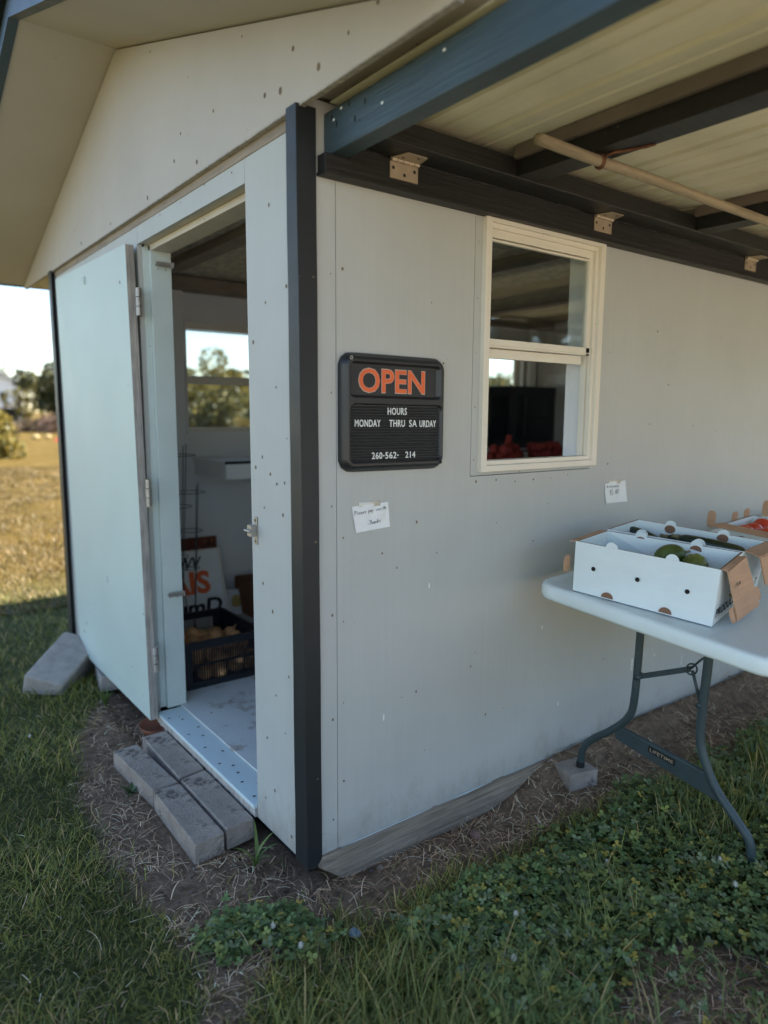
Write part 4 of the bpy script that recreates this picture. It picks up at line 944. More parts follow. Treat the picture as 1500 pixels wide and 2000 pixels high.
# ------------------------------------------------------------ inside the shed
def crate(x0, x1, y0, y1, z0, z1, label):
    e = empty('plastic_crate', ((x0+x1)/2, (y0+y1)/2, z0), label, 'crate'); OFF[e.name] = Matrix.Translation(((x0+x1)/2, (y0+y1)/2, z0)); H = z1-z0
    t = .012
    for k in range(4):
        b = MB()
        def P_(u, v, w):
            return {0: lambda: (x0+u*(x1-x0), y0+w, z0+v*H), 1: lambda: (x1-w, y0+u*(y1-y0), z0+v*H), 2: lambda: (x0+u*(x1-x0), y1-w, z0+v*H), 3: lambda: (x0+w, y0+u*(y1-y0), z0+v*H)}[k]()
        lo_u = 0 if k in (0, 2) else t/(y1-y0); hi_u = 1-lo_u
        def bar(u0, u1, v0, v1, w0=0, w1=t):
            u0 = max(u0, lo_u); u1 = min(u1, hi_u); b.hexa([P_(u0, v0, w0), P_(u1, v0, w0), P_(u1, v0, w1), P_(u0, v0, w1), P_(u0, v1, w0), P_(u1, v1, w0), P_(u1, v1, w1), P_(u0, v1, w1)])
        bar(0, 1, 0, .14); bar(0, 1, .84, 1, -.006, t); bar(0, .13, .14, .84); bar(.87, 1, .14, .84); bar(.13, .87, .47, .51, .002, .010)
        n_ = 26
        for i in range(n_): u = .13+(i+.7)*.74/n_; bar(u, u+.011, .14, .84, .002, .009)
        b.build('crate_side', 'crate', e)
    b = MB(); b.box(x0+t, x1-t, y0+t, y1-t, z0, z0+.01); b.build('crate_base', 'crate', e)
    return e
crate(.18, .68, 1.64, 2.22, .0225, .288, 'black plastic crate of onions on the shed floor inside the doorway')
def onion():
    b = MB(); b.sm = True; b.lathe([(.004, -.04), (.02, -.036), (.038, -.018), (.043, 0), (.036, .022), (.018, .036), (.007, .044), (.004, .062), (.002, .070)], 18); return b.build('onion', 'onion')
on = onion(); tag(on, 'golden onion with papery skin lying in the black crate', 'onion', 'onions in the black crate'); first = True
for lay, zz in ((0, .075), (1, .135), (2, .185)):
    for i in range(5):
        for j in range(6):
            if random.random() < (.1, .2, .55)[lay]: continue
            o = on if first else on.copy()
            if not first: COL.objects.link(o)
            first = False; s_ = random.uniform(.9, 1.25)
            o.location = (.235+i*.095+random.uniform(-.012, .012), 1.70+j*.092+random.uniform(-.012, .012), zz+random.uniform(-.006, .02)); o.rotation_euler = (random.uniform(-1.4, 1.4), random.uniform(-1.4, 1.4), random.uniform(0, 6)); o.scale = (s_,)*3
# yard sign leaning on the far wall, upside down
ys = empty('yard_sign', (.75, 2.72, .0225), 'white yard sign with black and orange lettering leaning upside down inside the shed', 'sign'); OFF[ys.name] = Matrix.Translation((.75, 2.72, .0225))
yp = lambda u, v, w: (.44+u, 2.69+v*.26-w, .0235+v*.97+w*.3)
b = MB(); b.hexa([yp(0, 0, 0), yp(.52, 0, 0), yp(.52, 0, -.01), yp(0, 0, -.01), yp(0, .55, 0), yp(.50, .55, 0), yp(.50, .55, -.01), yp(0, .55, -.01)]); b.build('sign_panel', 'paper', ys)
b = MB()
for q in ((0, .012, 0, .55), (.49, .505, 0, .55), (.012, .49, .535, .55)): b.hexa([yp(q[0], q[2], .001), yp(q[1], q[2], .001), yp(q[1], q[2], .005), yp(q[0], q[2], .005), yp(q[0], q[3], .001), yp(q[1], q[3], .001), yp(q[1], q[3], .005), yp(q[0], q[3], .005)])
b.build('sign_border', 'vinyl', ys)
b = MB(); rot180 = lambda x0, x1, v0, v1: (lambda U, V, W: yp(x1-(U-x0), v1-(V-v0), W+.0025))
fit('WV', .16, .33, .41, .50, 0, b, .02, .001, 1, None, lambda U, V, W: yp(U+(V-.41)*.3, V, W+.0025))
fit('umD', .12, .46, .09, .20, 0, b, .03, .001, 1, None, lambda U, V, W: yp(U+(V-.09)*.2, V, W+.0025))
b.mi = 1; fit('AIS', .08, .40, .235, .40, 0, b, .04, .001, 1, None, lambda U, V, W: yp(U, V, W+.0025)); b.build('sign_lettering', ['ink', 'orange'], ys)
b = MB(); b.hexa([(.50, 3.0, .0235), (1.01, 3.0, .0235), (1.01, 3.015, .0235), (.50, 3.015, .0235), (.50, 3.075, .60), (1.03, 3.075, .60), (1.03, 3.09, .60), (.50, 3.09, .60)])
o = b.build('red_board', 'redprint'); o.data.materials[0] = mat('dark_red_board', (.17, .045, .025), .7, .5, 14, (20, .25, (.3, .12, .05))); tag(o, 'dark red patterned board standing behind the white yard sign', 'board')
b = MB(); b.hexa([(1.03, 2.86, .0235), (1.17, 2.86, .0235), (1.17, 2.868, .0235), (1.03, 2.868, .0235), (1.03, 2.92, .20), (1.17, 2.92, .20), (1.17, 2.928, .20), (1.03, 2.928, .20)]); b.mi = 1; b.disc((1.10, 2.888, .11), (0, -1, .3), .045, 18, .055)
tag(b.build('picture_card', ['paper', 'picture']), 'small white card with a yellow oval beside the yard sign', 'card')
b = MB(); x0, x1, y0, y1, z0, z1 = 1.13, 1.62, 2.62, 2.98, .0235, .29
for q in ((x0, x1, y0, y0+.006), (x0, x1, y1-.006, y1), (x0, x0+.006, y0+.006, y1-.006), (x1-.006, x1, y0+.006, y1-.006)): b.box(*q, z0, z1)
b.box(x0+.006, x1-.006, y0+.006, y1-.006, z0, z0+.006)
tag(b.build('cardboard_box', 'brownbox'), 'open brown cardboard box on the floor behind the onion crate', 'box')
def cage(cx, cy, r0, label, htop, zb):
    b = MB(); b.sm = True
    for k in range(3):
        a = .6+k*2.094; b.tube([(cx+.2*r0*math.cos(a), cy+.2*r0*math.sin(a), zb), (cx+r0*1.1*math.cos(a), cy+r0*1.1*math.sin(a), htop)], .0028, 6)
    for f, z in ((.55, .45), (.8, .70), (1.05, .95)): b.tube([(cx+r0*f*math.cos(t), cy+r0*f*math.sin(t), zb+(htop-zb)*z) for t in [k*2*math.pi/24 for k in range(25)]], .0026, 5)
    return tag(b.build('tomato_cage', 'leg'), label, 'cage')
cage(.47, 2.42, .13, 'tall wire tomato cage standing left of the yard sign', 1.33, .0235)
cage(.62, 2.56, .10, 'shorter wire tomato cage behind the onion crate', 1.06, .0235)
ct = empty('counter', (2.5, 2.7, .0225), 'white painted counter running along the far wall inside the shed', 'counter'); OFF[ct.name] = Matrix.Translation((2.5, 2.7, .0225))
b = MB(); b.box(.85, 4.66, 2.485, 3.045, 1.186, 1.206); b.mi = 1; b.box(.848, 4.66, 2.480, 2.4848, 1.188, 1.207); b.build('counter_top', ['white_in', 'hole'], ct)
b = MB(); b.box(.862, 4.66, 2.490, 2.505, 1.085, 1.1855); b.box(.862, .877, 2.5055, 3.045, 1.085, 1.1855); b.build('apron', 'white_in', ct)
for x in (2.6, 4.5):
    b = MB(); b.box(x, x+.08, 2.51, 2.56, .0225, 1.1855); b.build('leg', 'white_in', ct)
dt = empty('display_table', (3.2, 1.9, .0225), 'grey topped display table inside the shed under bags of potatoes', 'table'); OFF[dt.name] = Matrix.Translation((3.2, 1.9, .0225))
b = MB(); b.box(2.0, 4.5, 1.35, 2.44, 1.14, 1.165); b.build('tabletop', 'soffit', dt)
for x, y in ((2.1, 1.4), (4.35, 1.4), (2.1, 2.35), (4.35, 2.35)): b = MB(); b.box(x, x+.05, y, y+.05, .0225, 1.1395); b.build('leg', 'tanwood', dt)
def bag(loc, label, neck=True):
    b = MB(); b.sm = True
    for i in range(16):
        a = random.uniform(0, 6.28); r_ = random.uniform(0, .11); c = (r_*math.cos(a)*1.3, r_*math.sin(a), .045+random.choice((0, .055))*(1 if r_ < .08 else 0)+.0)
        q = .044*random.uniform(.85, 1.15); b.lathe([(.001, -q*.9), (q*.6, -q*.75), (q, 0), (q*.6, q*.75), (.001, q*.9)], 12, c)
    if neck: b.tube([(0, 0, .12), (.01, .0, .16), (.02, 0, .21)], [.05, .015, .04], 9)
    o = b.build('potato_bag', 'redbag', subd=1); o.location = loc; return tag(o, label, 'bag', 'red net bags of potatoes')
bag((2.78, 1.80, 1.166), 'red net potato bag at the left end of the row behind the window', False)
bag((3.02, 1.95, 1.166), 'red net potato bag with its gathered neck standing up')
bag((3.30, 1.88, 1.166), 'red net potato bag in the middle of the row behind the window', False)
bag((3.62, 2.00, 1.166), 'red net potato bag near the right end of the row', False)
bag((3.95, 2.05, 1.166), 'red net potato bag at the right end of the row behind the window', False)
crate(3.88, 4.52, 2.72, 3.02, 1.207, 1.80, 'tall black plastic crate on the counter in front of the far window')

# ------------------------------------------------------------ grass, clover, straw
GX0, GY0, GS = -2.6, -3.3, .03; GNX, GNY = 265, 280
Glawn = np.zeros((GNY, GNX)); Gclov = np.zeros((GNY, GNX)); Gz = np.zeros((GNY, GNX))
for j in range(GNY):
    for i in range(GNX):
        x, y = GX0+i*GS, GY0+j*GS; Glawn[j, i] = lawn_at(x, y); Gclov[j, i] = clover_at(x, y); Gz[j, i] = gz(x, y)
def look(G, x, y):
    u = np.clip((x-GX0)/GS, 0, GNX-1.01); v = np.clip((y-GY0)/GS, 0, GNY-1.01); i = u.astype(int); j = v.astype(int); a = u-i; c = v-j
    return G[j, i]*(1-a)*(1-c)+G[j, i+1]*a*(1-c)+G[j+1, i]*(1-a)*c+G[j+1, i+1]*a*c
def blocked(x, y):
    r_ = ((x > -.0) & (x < 4.95) & (y > .0) & (y < 3.2)) | ((x > -.30) & (x < 0) & (y > .36) & (y < 1.36)) | ((x > 1.2) & (x < 1.41) & (y > -.21) & (y < -.04))
    c, s_ = math.cos(R(50)), math.sin(R(50)); u = (x+.245)*c+(y-2.62)*s_; v = -(x+.245)*s_+(y-2.62)*c
    return r_ | ((abs(u) < .24) & (abs(v) < .10))
def sample(n, x0, x1, y0, y1, fall=2.6):
    x = rng.uniform(x0, x1, n); y = rng.uniform(y0, y1, n); d = np.hypot(x-CAM.x, y-CAM.y)
    k = rng.random(n) < np.minimum(1, (fall/np.maximum(d, .1))**2)
    # what the picture can plausibly see, plus a margin
    az = np.degrees(np.arctan2(y-CAM.y, x-CAM.x)); k &= (az > 15) & (az < 92) & (d > .8)
    k &= ~blocked(x, y); return x[k], y[k], d[k]
def pmesh(name, V, F, C, m, smooth=True):
    """V (N,k,3), F list of index tuples inside one element, C (N,3)"""
    N, k, _ = V.shape; me = bpy.data.meshes.new(name)
    loops = np.concatenate([(np.arange(N)[:, None]*k+np.array(f)[None]).reshape(-1) for f in F]) if 0 else None
    tot = [len(f) for f in F]; per = sum(tot); flat = np.concatenate([np.array(f) for f in F])
    lv = (np.arange(N)[:, None]*k+flat[None]).reshape(-1); sizes = np.tile(np.array(tot), N); starts = np.concatenate([[0], np.cumsum(sizes)[:-1]])
    me.vertices.add(N*k); me.vertices.foreach_set('co', V.reshape(-1).astype(np.float32))
    me.loops.add(len(lv)); me.loops.foreach_set('vertex_index', lv.astype(np.int32))
    me.polygons.add(len(sizes)); me.polygons.foreach_set('loop_start', starts.astype(np.int32)); me.polygons.foreach_set('loop_total', sizes.astype(np.int32))
    me.update(calc_edges=True)
    at = me.color_attributes.new('tint', 'FLOAT_COLOR', 'POINT'); c = np.ones((N, k, 4), dtype=np.float32); c[..., :3] = C[:, None, :]
    at.data.foreach_set('color', c.reshape(-1)); me.materials.append(M[m])
    if smooth: me.polygons.foreach_set('use_smooth', np.ones(len(sizes), dtype=bool))
    o = bpy.data.objects.new(name, me); COL.objects.link(o); return o
def blades(x, y, z, L, W, th0, th1, C, name, m='blade', seg=3, head=None):
    N = len(x); h = rng.uniform(0, 2*np.pi, N) if head is None else head; dx, dy = np.cos(h), np.sin(h); px, py = -dy, dx
    P = np.stack([x, y, z], 1); pts = [P.copy()]
    for s_ in range(seg):
        th = th0+(th1-th0)*(s_+.5)/seg; P = P+np.stack([dx*np.sin(th), dy*np.sin(th), np.cos(th)], 1)*(L/seg)[:, None]; pts.append(P.copy())
    rows = []
    for s_ in range(seg):
        w = W*(1-.75*(s_/seg)**1.6)*.5; o = np.stack([px*w, py*w, 0*w], 1); rows += [pts[s_]-o, pts[s_]+o]
    V = np.stack(rows+[pts[-1]], 1); F = [(2*s_, 2*s_+1, 2*s_+3, 2*s_+2) for s_ in range(seg-1)]+[(2*seg-2, 2*seg-1, 2*seg)]
    return pmesh(name, V, F, C, m)
def tones(N, pal, w, var=.22, patch=None):
    pal = np.array(pal); k = rng.choice(len(pal), N, p=np.array(w)/sum(w)); c = pal[k]*(1+rng.normal(0, var, (N, 1)))
    if patch is not None: c = c*patch[:, None]
    return np.clip(c, .004, .9)
def vnoise(x, y, s, k): return np.array([noise.noise(Vector((a*s, b_*s, k))) for a, b_ in zip(x, y)])
# short lawn on the left and in front
x, y, d = sample(520000, -2.4, 5.2, -3.1, 4.9, 2.3)
ln, cl = look(Glawn, x, y), look(Gclov, x, y)
k = rng.random(len(x)) < ln*(1-.86*cl)*.92+.012; x, y, d, ln, cl = x[k], y[k], d[k], ln[k], cl[k]
z = look(Gz, x, y); N = len(x); pv = vnoise(x, y, 2.2, 5)
C = tones(N, [(0.193, 0.202, 0.04), (0.27, 0.26, 0.055), (0.154, 0.184, 0.064), (0.347, 0.291, 0.066), (0.54, 0.38, 0.165)], [3, 3, 2.4, 1.3, .9], .25, 1+.55*pv)
longer = (x > -.35) & (y < -.15)
L = rng.uniform(.032, .078, N)*(1+.5*pv)*(1+.5*longer*rng.random(N))*(1+.25*(d > 3)); W = rng.uniform(.0022, .0042, N)*(1+.18*np.maximum(d-2.4, 0))
o = blades(x, y, z-.003, L, W, rng.uniform(.1, .9, N), rng.uniform(.8, 1.9, N), C, 'lawn_grass'); o['kind'] = 'stuff'
# taller grass among the clover, bottom right and by the table leg
x, y, d = sample(60000, -.4, 3.2, -2.2, -.25, 2.3)
dens = .25*(vnoise(x, y, 2.6, 11) > -.05)*(y < -.55)+.55*((x > 1.35) & (y < -.45))*(vnoise(x, y, 4, 2) > -.1)+.32*((x < .25) & (y < -.45))
k = rng.random(len(x)) < dens*(1-.85*(look(Glawn, x, y) < .5)); x, y, d = x[k], y[k], d[k]; z = look(Gz, x, y); N = len(x)
C = tones(N, [(0.153, 0.182, 0.052), (0.224, 0.245, 0.075), (0.261, 0.261, 0.064), (0.523, 0.38, 0.162)], [3, 3, 1.4, .5], .22)
o = blades(x, y, z-.003, rng.uniform(.09, .19, N), rng.uniform(.003, .0055, N), rng.uniform(.0, .4, N), rng.uniform(.5, 1.6, N), C, 'tall_grass', seg=4); o['kind'] = 'stuff'
# clover: three leaflets on a stalk
x, y, d = sample(150000, -.7, 3.4, -2.2, .3, 2.2)
cl = look(Gclov, x, y); pat = vnoise(x, y, 3.5, 21); k = rng.random(len(x)) < cl*(.60+.55*pat); x, y = x[k], y[k]; z = look(Gz, x, y); N = len(x)
pat = pat[k]; H = rng.uniform(.018, .062, N)*(1+.8*pat); H[(x < .05) & (y > -.32)] *= .7
rad = rng.uniform(.0058, .0115, N); C = tones(N, [(0.119, 0.18, 0.061), (0.179, 0.244, 0.086), (0.263, 0.295, 0.082), (0.499, 0.379, 0.082), (0.224, 0.264, 0.144)], [3, 3, 1.6, .5, 1.3], .22)
tx, ty = rng.normal(0, .33, N), rng.normal(0, .33, N); a0 = rng.uniform(0, 6.28, N); Vs = []
nz_ = np.stack([tx, ty, np.ones(N)], 1); nz_ /= np.linalg.norm(nz_, axis=1)[:, None]; ax = np.cross(nz_, np.array([0, 1., 0])); ax /= np.linalg.norm(ax, axis=1)[:, None]; ay = np.cross(nz_, ax)
ctr = np.stack([x+rng.normal(0, .012, N), y+rng.normal(0, .012, N), z+H], 1)
shape = [(0, 0), (.55, -.62), (1.25, -.72), (1.72, -.30), (1.62, 0), (1.72, .30), (1.25, .72), (.55, .62)]
F = []
for q in range(3):
    ca, sa = np.cos(a0+q*2.094), np.sin(a0+q*2.094)
    for (u, v) in shape:
        uu, vv = u*rad, v*rad; X_, Y_ = uu*ca-vv*sa, uu*sa+vv*ca; lift = -.18*np.abs(vv)+.14*uu
        Vs.append(ctr+ax*X_[:, None]+ay*Y_[:, None]+nz_*lift[:, None])
    F.append(tuple(range(q*8, q*8+8)))
base = np.stack([x, y, z], 1); w = .0009
Vs += [base-np.array([w, 0, 0]), base+np.array([w, 0, 0]), ctr+np.array([w, 0, -.001]), ctr-np.array([w, 0, .001])]; F.append((24, 25, 26, 27))
o = pmesh('clover', np.stack(Vs, 1), F, C, 'leaf', False); o['kind'] = 'stuff'
# small oval weed leaves mixed in
x, y, d = sample(30000, -.5, 3.3, -2.1, -.2, 2.3); k = rng.random(len(x)) < look(Gclov, x, y)*.28; x, y = x[k], y[k]; z = look(Gz, x, y); N = len(x)
C = tones(N, [(0.112, 0.156, 0.05), (0.175, 0.194, 0.05), (0.28, 0.237, 0.055)], [3, 2, .7], .25)
o = blades(x, y, z, rng.uniform(.03, .075, N), rng.uniform(.007, .014, N), rng.uniform(.2, 1.0, N), rng.uniform(.9, 1.8, N), C, 'low_weeds', 'leaf', seg=3); o['kind'] = 'stuff'
# dry straw over the bare soil
x, y, d = sample(160000, -1.1, 5.0, -2.0, 2.6, 2.6); ln = look(Glawn, x, y); pv = vnoise(x, y, 4, 33)
k = rng.random(len(x)) < np.clip((1-ln)*(.62+1.5*pv+.8*vnoise(x, y, 13, 8))+.05, 0, 1)*(1+.5*(x > 1)); x, y, d = x[k], y[k], d[k]; z = look(Gz, x, y)+rng.uniform(.001, .014, len(x)); N = len(x)
C = tones(N, [(.66, .45, .28), (.48, .31, .19), (.84, .65, .44), (.20, .13, .085), (.38, .27, .18)], [3, 3, 1.8, 1.6, 1.5], .3)
L = rng.uniform(.012, .10, N)*rng.uniform(.5, 1.2, N); W = rng.uniform(.0010, .0026, N)*(1+.15*np.maximum(d-2.4, 0)); h = rng.uniform(0, 6.28, N); cv = rng.normal(0, 9, N); up = rng.normal(.05, .30, N)
pts = []; P = np.stack([x, y, z], 1); hh = h.copy(); pts.append(P.copy()); seg = 4
for s_ in range(seg):
    st_ = L/seg; P = P+np.stack([np.cos(hh)*st_, np.sin(hh)*st_, (up-.14*s_)*st_], 1); hh = hh+cv*st_; pts.append(P.copy())
rows = []
for p in pts: o_ = np.stack([-np.sin(h)*W/2, np.cos(h)*W/2, 0*W], 1); rows += [p-o_, p+o_]
o = pmesh('straw', np.stack(rows, 1), [(2*i, 2*i+1, 2*i+3, 2*i+2) for i in range(seg)], C, 'straw', False); o['kind'] = 'stuff'

# clods and grit on the soil
x, y, d = sample(26000, -1.0, 4.5, -1.6, 2.6, 2.6); k = rng.random(len(x)) < (1-look(Glawn, x, y))*.5; x, y = x[k], y[k]; N = len(x); rr_ = rng.gamma(2, .0016, N)+.001
c0 = np.stack([x, y, look(Gz, x, y)+rr_*.3], 1); O8 = np.array([(1, 0, 0), (0, 1, 0), (-1, 0, 0), (0, -1, 0), (0, 0, .8), (0, 0, -.8)])
V = c0[:, None, :]+O8[None]*rr_[:, None, None]*rng.uniform(.6, 1.4, (N, 6, 1))
o = pmesh('soil_clods', V, [(0, 1, 4), (1, 2, 4), (2, 3, 4), (3, 0, 4), (1, 0, 5), (2, 1, 5), (3, 2, 5), (0, 3, 5)], tones(N, [(.14, .10, .075), (.22, .17, .13), (.30, .27, .24), (.07, .05, .04)], [3, 2, .8, 2], .2), 'straw', False); o['kind'] = 'stuff'
# dry stubble on the lit field
x = rng.uniform(-2.5, 6, 90000); y = 4.3+rng.random(90000)**1.7*16; d = np.hypot(x-CAM.x, y-CAM.y); az = np.degrees(np.arctan2(y-CAM.y, x-CAM.x)); k = (az > 58) & (az < 92) & ~((x > 0) & (x < 5) & (y < 3.3)); x, y, d = x[k], y[k], d[k]; N = len(x)
pv = vnoise(x, y, 1.1, 3); k = rng.random(N) < .6+.9*pv; x, y, d = x[k], y[k], d[k]; N = len(x); z = np.array([gz(a, b_) for a, b_ in zip(x, y)])
C = tones(N, [(.14, .095, .03), (.19, .135, .05), (.09, .07, .016), (.26, .19, .09)], [3, 3, 2, 1], .25)
o = blades(x, y, z, rng.uniform(.03, .075, N)*(1+.05*d), rng.uniform(.003, .006, N)*(1+.12*d), rng.uniform(.1, 1.0, N), rng.uniform(.8, 1.8, N), C, 'dry_grass'); o['kind'] = 'stuff'

# single weeds, flowers
def leafy(name, loc, n, L, W, label, cat, pal, th=(.2, 1.3), seed=1, group=None):
    global rng
    keep = rng; rng = np.random.default_rng(seed); z0 = np.zeros(n); h = np.arange(n)*2.4+rng.uniform(0, .5, n)
    o = blades(z0+rng.normal(0, .003, n), z0+rng.normal(0, .003, n), z0-.002, rng.uniform(.7, 1.1, n)*L, rng.uniform(.8, 1.15, n)*W, rng.uniform(th[0]*.5, th[0]*1.5, n), rng.uniform(th[1]*.7, th[1]*1.2, n), tones(n, pal, [1]*len(pal), .15), name, 'leaf', 5, h)
    rng = keep; o.location = (loc[0], loc[1], gz(*loc)); return tag(o, label, cat, group)
G1 = [(.10, .16, .045), (.14, .19, .05)]; G2 = [(.05, .10, .03), (.07, .12, .04)]; G3 = [(.17, .17, .03), (.09, .13, .035)]
leafy('seedling', (-.10, .23), 6, .15, .016, 'young green corn like seedling with arching leaves near the shed corner', 'seedling', G1, (.15, 1.5), 3)
leafy('seedling', (-.16, -.05), 5, .075, .010, 'little yellowish seedling rising above the clover patch', 'seedling', G1, (.2, 1.1), 4)
leafy('weed', (.98, -.40), 14, .10, .022, 'yellow green rosette weed with lance leaves between skid and table', 'weed', G3, (.5, 1.5), 5)
leafy('weed', (-.30, 1.02), 9, .06, .022, 'low broad leaved weed beside the outer doorstep pavers', 'weed', G2, (.8, 1.7), 6)
leafy('weed', (2.02, -.55), 16, .17, .022, 'tall leafy weed at the right edge beyond the table leg', 'weed', G3, (.15, .8), 7)
leafy('weed', (1.38, -.36), 7, .085, .034, 'weed with broad spoon leaves just past the paver stub', 'weed', G3, (.3, .9), 8)
leafy('weed', (1.05, -.52), 8, .075, .034, 'spoon leaved weed left of the near table leg', 'weed', G2, (.5, 1.4), 9)
leafy('weed', (1.30, -.60), 8, .085, .036, 'dark spoon leaved weed under the table bar', 'weed', G2, (.5, 1.4), 10)
leafy('grass_tuft', (-.12, 2.02), 20, .13, .010, 'bright green grass tuft growing at the base of the open door', 'grass tuft', G1, (.1, .9), 11)
leafy('grass_tuft', (.10, -.45), 22, .11, .009, 'grass tuft with arching blades below the shed corner', 'grass tuft', G2, (.2, 1.1), 12)
leafy('grass_tuft', (1.52, -.95), 26, .16, .008, 'grass tuft hiding the foot of the near table leg', 'grass tuft', G2, (.2, 1.1), 13)
def cflower(x, y, h, label):
    b = MB(); b.sm = False
    for i in range(34):
        a = i*2.4; f = i/33; t = math.acos(1-1.7*f); r_ = .0075
        p = Vector((r_*math.sin(t)*math.cos(a), r_*math.sin(t)*math.sin(a), h+r_*math.cos(t))); n_ = (p-Vector((0, 0, h))).normalized()
        q = n_.cross(Vector((.1, .2, 1))).normalized()*.0018; w_ = n_*.005; b.add([p-q-w_*.4, p+q-w_*.4, p+q*.5+w_*.6, p-q*.5+w_*.6], [(0, 1, 2, 3)])
    b.lathe([(.002, h-.005), (.006, h), (.005, h+.004), (.001, h+.006)], 8, (0, 0, 0)); b.mi = 1; b.tube([(0, 0, 0), (.003, 0, h*.5), (0, 0, h)], .0011, 5)
    o = b.build('clover_flower', ['flower', 'melon']); o.location = (x, y, gz(x, y)); return tag(o, label, 'flower', 'white clover flowers in the grass')
for x, y, h, lb in ((1.11, -.92, .07, 'white clover flower nearest the right edge of the picture'), (1.20, -.82, .06, 'white clover flower in front of the near table leg'), (.34, -.49, .06, 'white clover flower left of the middle pair'),
                    (.41, -.57, .065, 'white clover flower in the middle of the clover, right one of a pair'), (.27, -.69, .06, 'white clover flower lowest in the picture, among long grass'), (.89, -.57, .05, 'white clover flower above the bare patch of soil'),
                    (-.56, 1.75, .05, 'white clover flower alone in the lawn on the left'), (-.22, -.13, .05, 'white clover flower on top of the round clover patch'), (-.19, -.25, .05, 'white clover flower at the right edge of the round clover patch')):
    cflower(x, y, h, lb)

# ------------------------------------------------------------ trees, house and field things beyond
def at_az(az, D): return (CAM.x+D*math.cos(R(az)), CAM.y+D*math.sin(R(az)))
def tree(az, D, h, rad, kind, pal, label, name='tree', n=2600, cat='tree', group=None, z0=None, q=None):
    global rng
    rng = np.random.default_rng(int(az*37+D)); X, Y = at_az(az, D); e = empty(name, (X, Y, -.11), label, cat, group)
    b = MB(); b.sm = True; th = max(.05, h*.018)
    b.tube([(0, 0, -.1), (.02*h, 0, h*.3), (-.01*h, .01*h, h*.55), (0, 0, h*(.62 if kind == 'cone' else .75))], [th*1.3, th, th*.6, th*.15], 8)
    for i in range(7): a = i*2.1; zz = h*(.25+.08*i); b.tube([(0, 0, zz), (rad*.35*math.cos(a), rad*.35*math.sin(a), zz+h*.05), (rad*.7*math.cos(a), rad*.7*math.sin(a), zz+h*.10)], [th*.5, th*.35, th*.12], 6)
    local(b.build('trunk', 'bark'), e)
    if kind == 'cone':
        t = rng.random(n)**.75; zz = h*(.06+.94*(1-t)); rr_ = rad*(t**.85)*(.62+.38*np.abs(np.sin(zz/h*22+rng.uniform(0, 1, n)))); a = rng.uniform(0, 6.28, n); rr_ = rr_*np.sqrt(rng.uniform(.25, 1, n)); rr_ *= 1+.22*np.sin(a*3+zz*2)
        P = np.stack([rr_*np.cos(a), rr_*np.sin(a), zz], 1)
    else:
        nb = 16 if kind == 'round' else 11 if kind == 'sparse' else 26; base = .18 if kind == 'round' else .5 if kind == 'sparse' else .02
        sp_ = .42 if kind != 'bush' else .34; cs = np.stack([rng.normal(0, sp_, nb)*rad, rng.normal(0, sp_, nb)*rad, h*(base+((.86 if kind != 'bush' else .62)-base)*rng.random(nb))], 1)
        cr = rad*rng.uniform(.28, .55, nb); cr = np.minimum(cr, (h-cs[:, 2])*.95); cr = np.maximum(cr, .12*rad)
        kx = rng.integers(0, nb, n); u = rng.normal(0, 1, (n, 3)); u /= np.linalg.norm(u, axis=1)[:, None]; rs = rng.uniform(.55, 1.0, n)**.6
        P = cs[kx]+u*(cr[kx]*rs)[:, None]; P[:, 2] = np.maximum(P[:, 2], .03*h)
    s_ = (q or max(.05, rad*.075))*rng.uniform(.6, 1.4, n)
    A_ = rng.normal(0, 1, (n, 3)); A_ /= np.linalg.norm(A_, axis=1)[:, None]; B_ = np.cross(A_, rng.normal(0, 1, (n, 3))); B_ /= np.linalg.norm(B_, axis=1)[:, None]
    V = np.stack([P-A_*s_[:, None], P+B_*s_[:, None]*.6, P+A_*s_[:, None], P-B_*s_[:, None]*.6], 1)
    local(pmesh('crown', V, [(0, 1, 2, 3)], tones(n, pal, [1]*len(pal), .25), 'leaf', False), e); return e
OL = [(0.179, 0.155, 0.035), (0.24, 0.194, 0.046), (0.109, 0.109, 0.035)]; DK = [(0.046, 0.054, 0.024), (0.07, 0.07, 0.027), (0.031, 0.043, 0.021)]; GO = [(0.232, 0.17, 0.027), (0.186, 0.155, 0.031), (0.131, 0.116, 0.024)]; GR = [(0.099, 0.093, 0.056), (0.124, 0.105, 0.062)]; PI = [(0.201, 0.116, 0.085), (0.155, 0.101, 0.077), (0.109, 0.077, 0.046)]; OR = [(0.247, 0.147, 0.031), (0.155, 0.116, 0.024)]
tree(81.4, 27, 2.3, .95, 'bush', GO, 'golden yellow bush at the left edge of the lit field', 'bush', 2600, 'bush')
tree(77.0, 68, 6.0, 2.7, 'round', DK+[(.11, .11, .03)], 'dark green tree right of the white house', n=4200)
tree(76.4, 72, 7.0, 2.0, 'round', OL+OR, 'tree with orange top just beside the open door', n=2600)
tree(80.9, 125, 10.6, 1.7, 'sparse', GR, 'thin grey crowned tree rising above the white house', n=900)
tree(79.6, 126, 10, 1.2, 'sparse', GR+OR, 'thin brownish tree right of the grey crowned one above the house', n=700)
tree(78.5, 90, 6.5, 2.6, 'round', OL, 'olive tree between the white house and the dark tree', n=2400)
tree(82.2, 120, 7, 2.6, 'round', OL+GO, 'yellow green tree behind the house roof at the far left', n=2200)
tree(77.8, 58, 1.9, .95, 'bush', PI, 'pinkish brown bush below the dark tree', 'bush', 2000, 'bush')
tree(79.0, 62, 1.2, 1.5, 'bush', PI+DK, 'low reddish shrub beside the house posts', 'bush', 1500, 'bush')
tree(65.8, 50, 6.3, 1.9, 'round', GO+OL, 'tall rounded tree seen through the far window behind the doorway', n=3600)
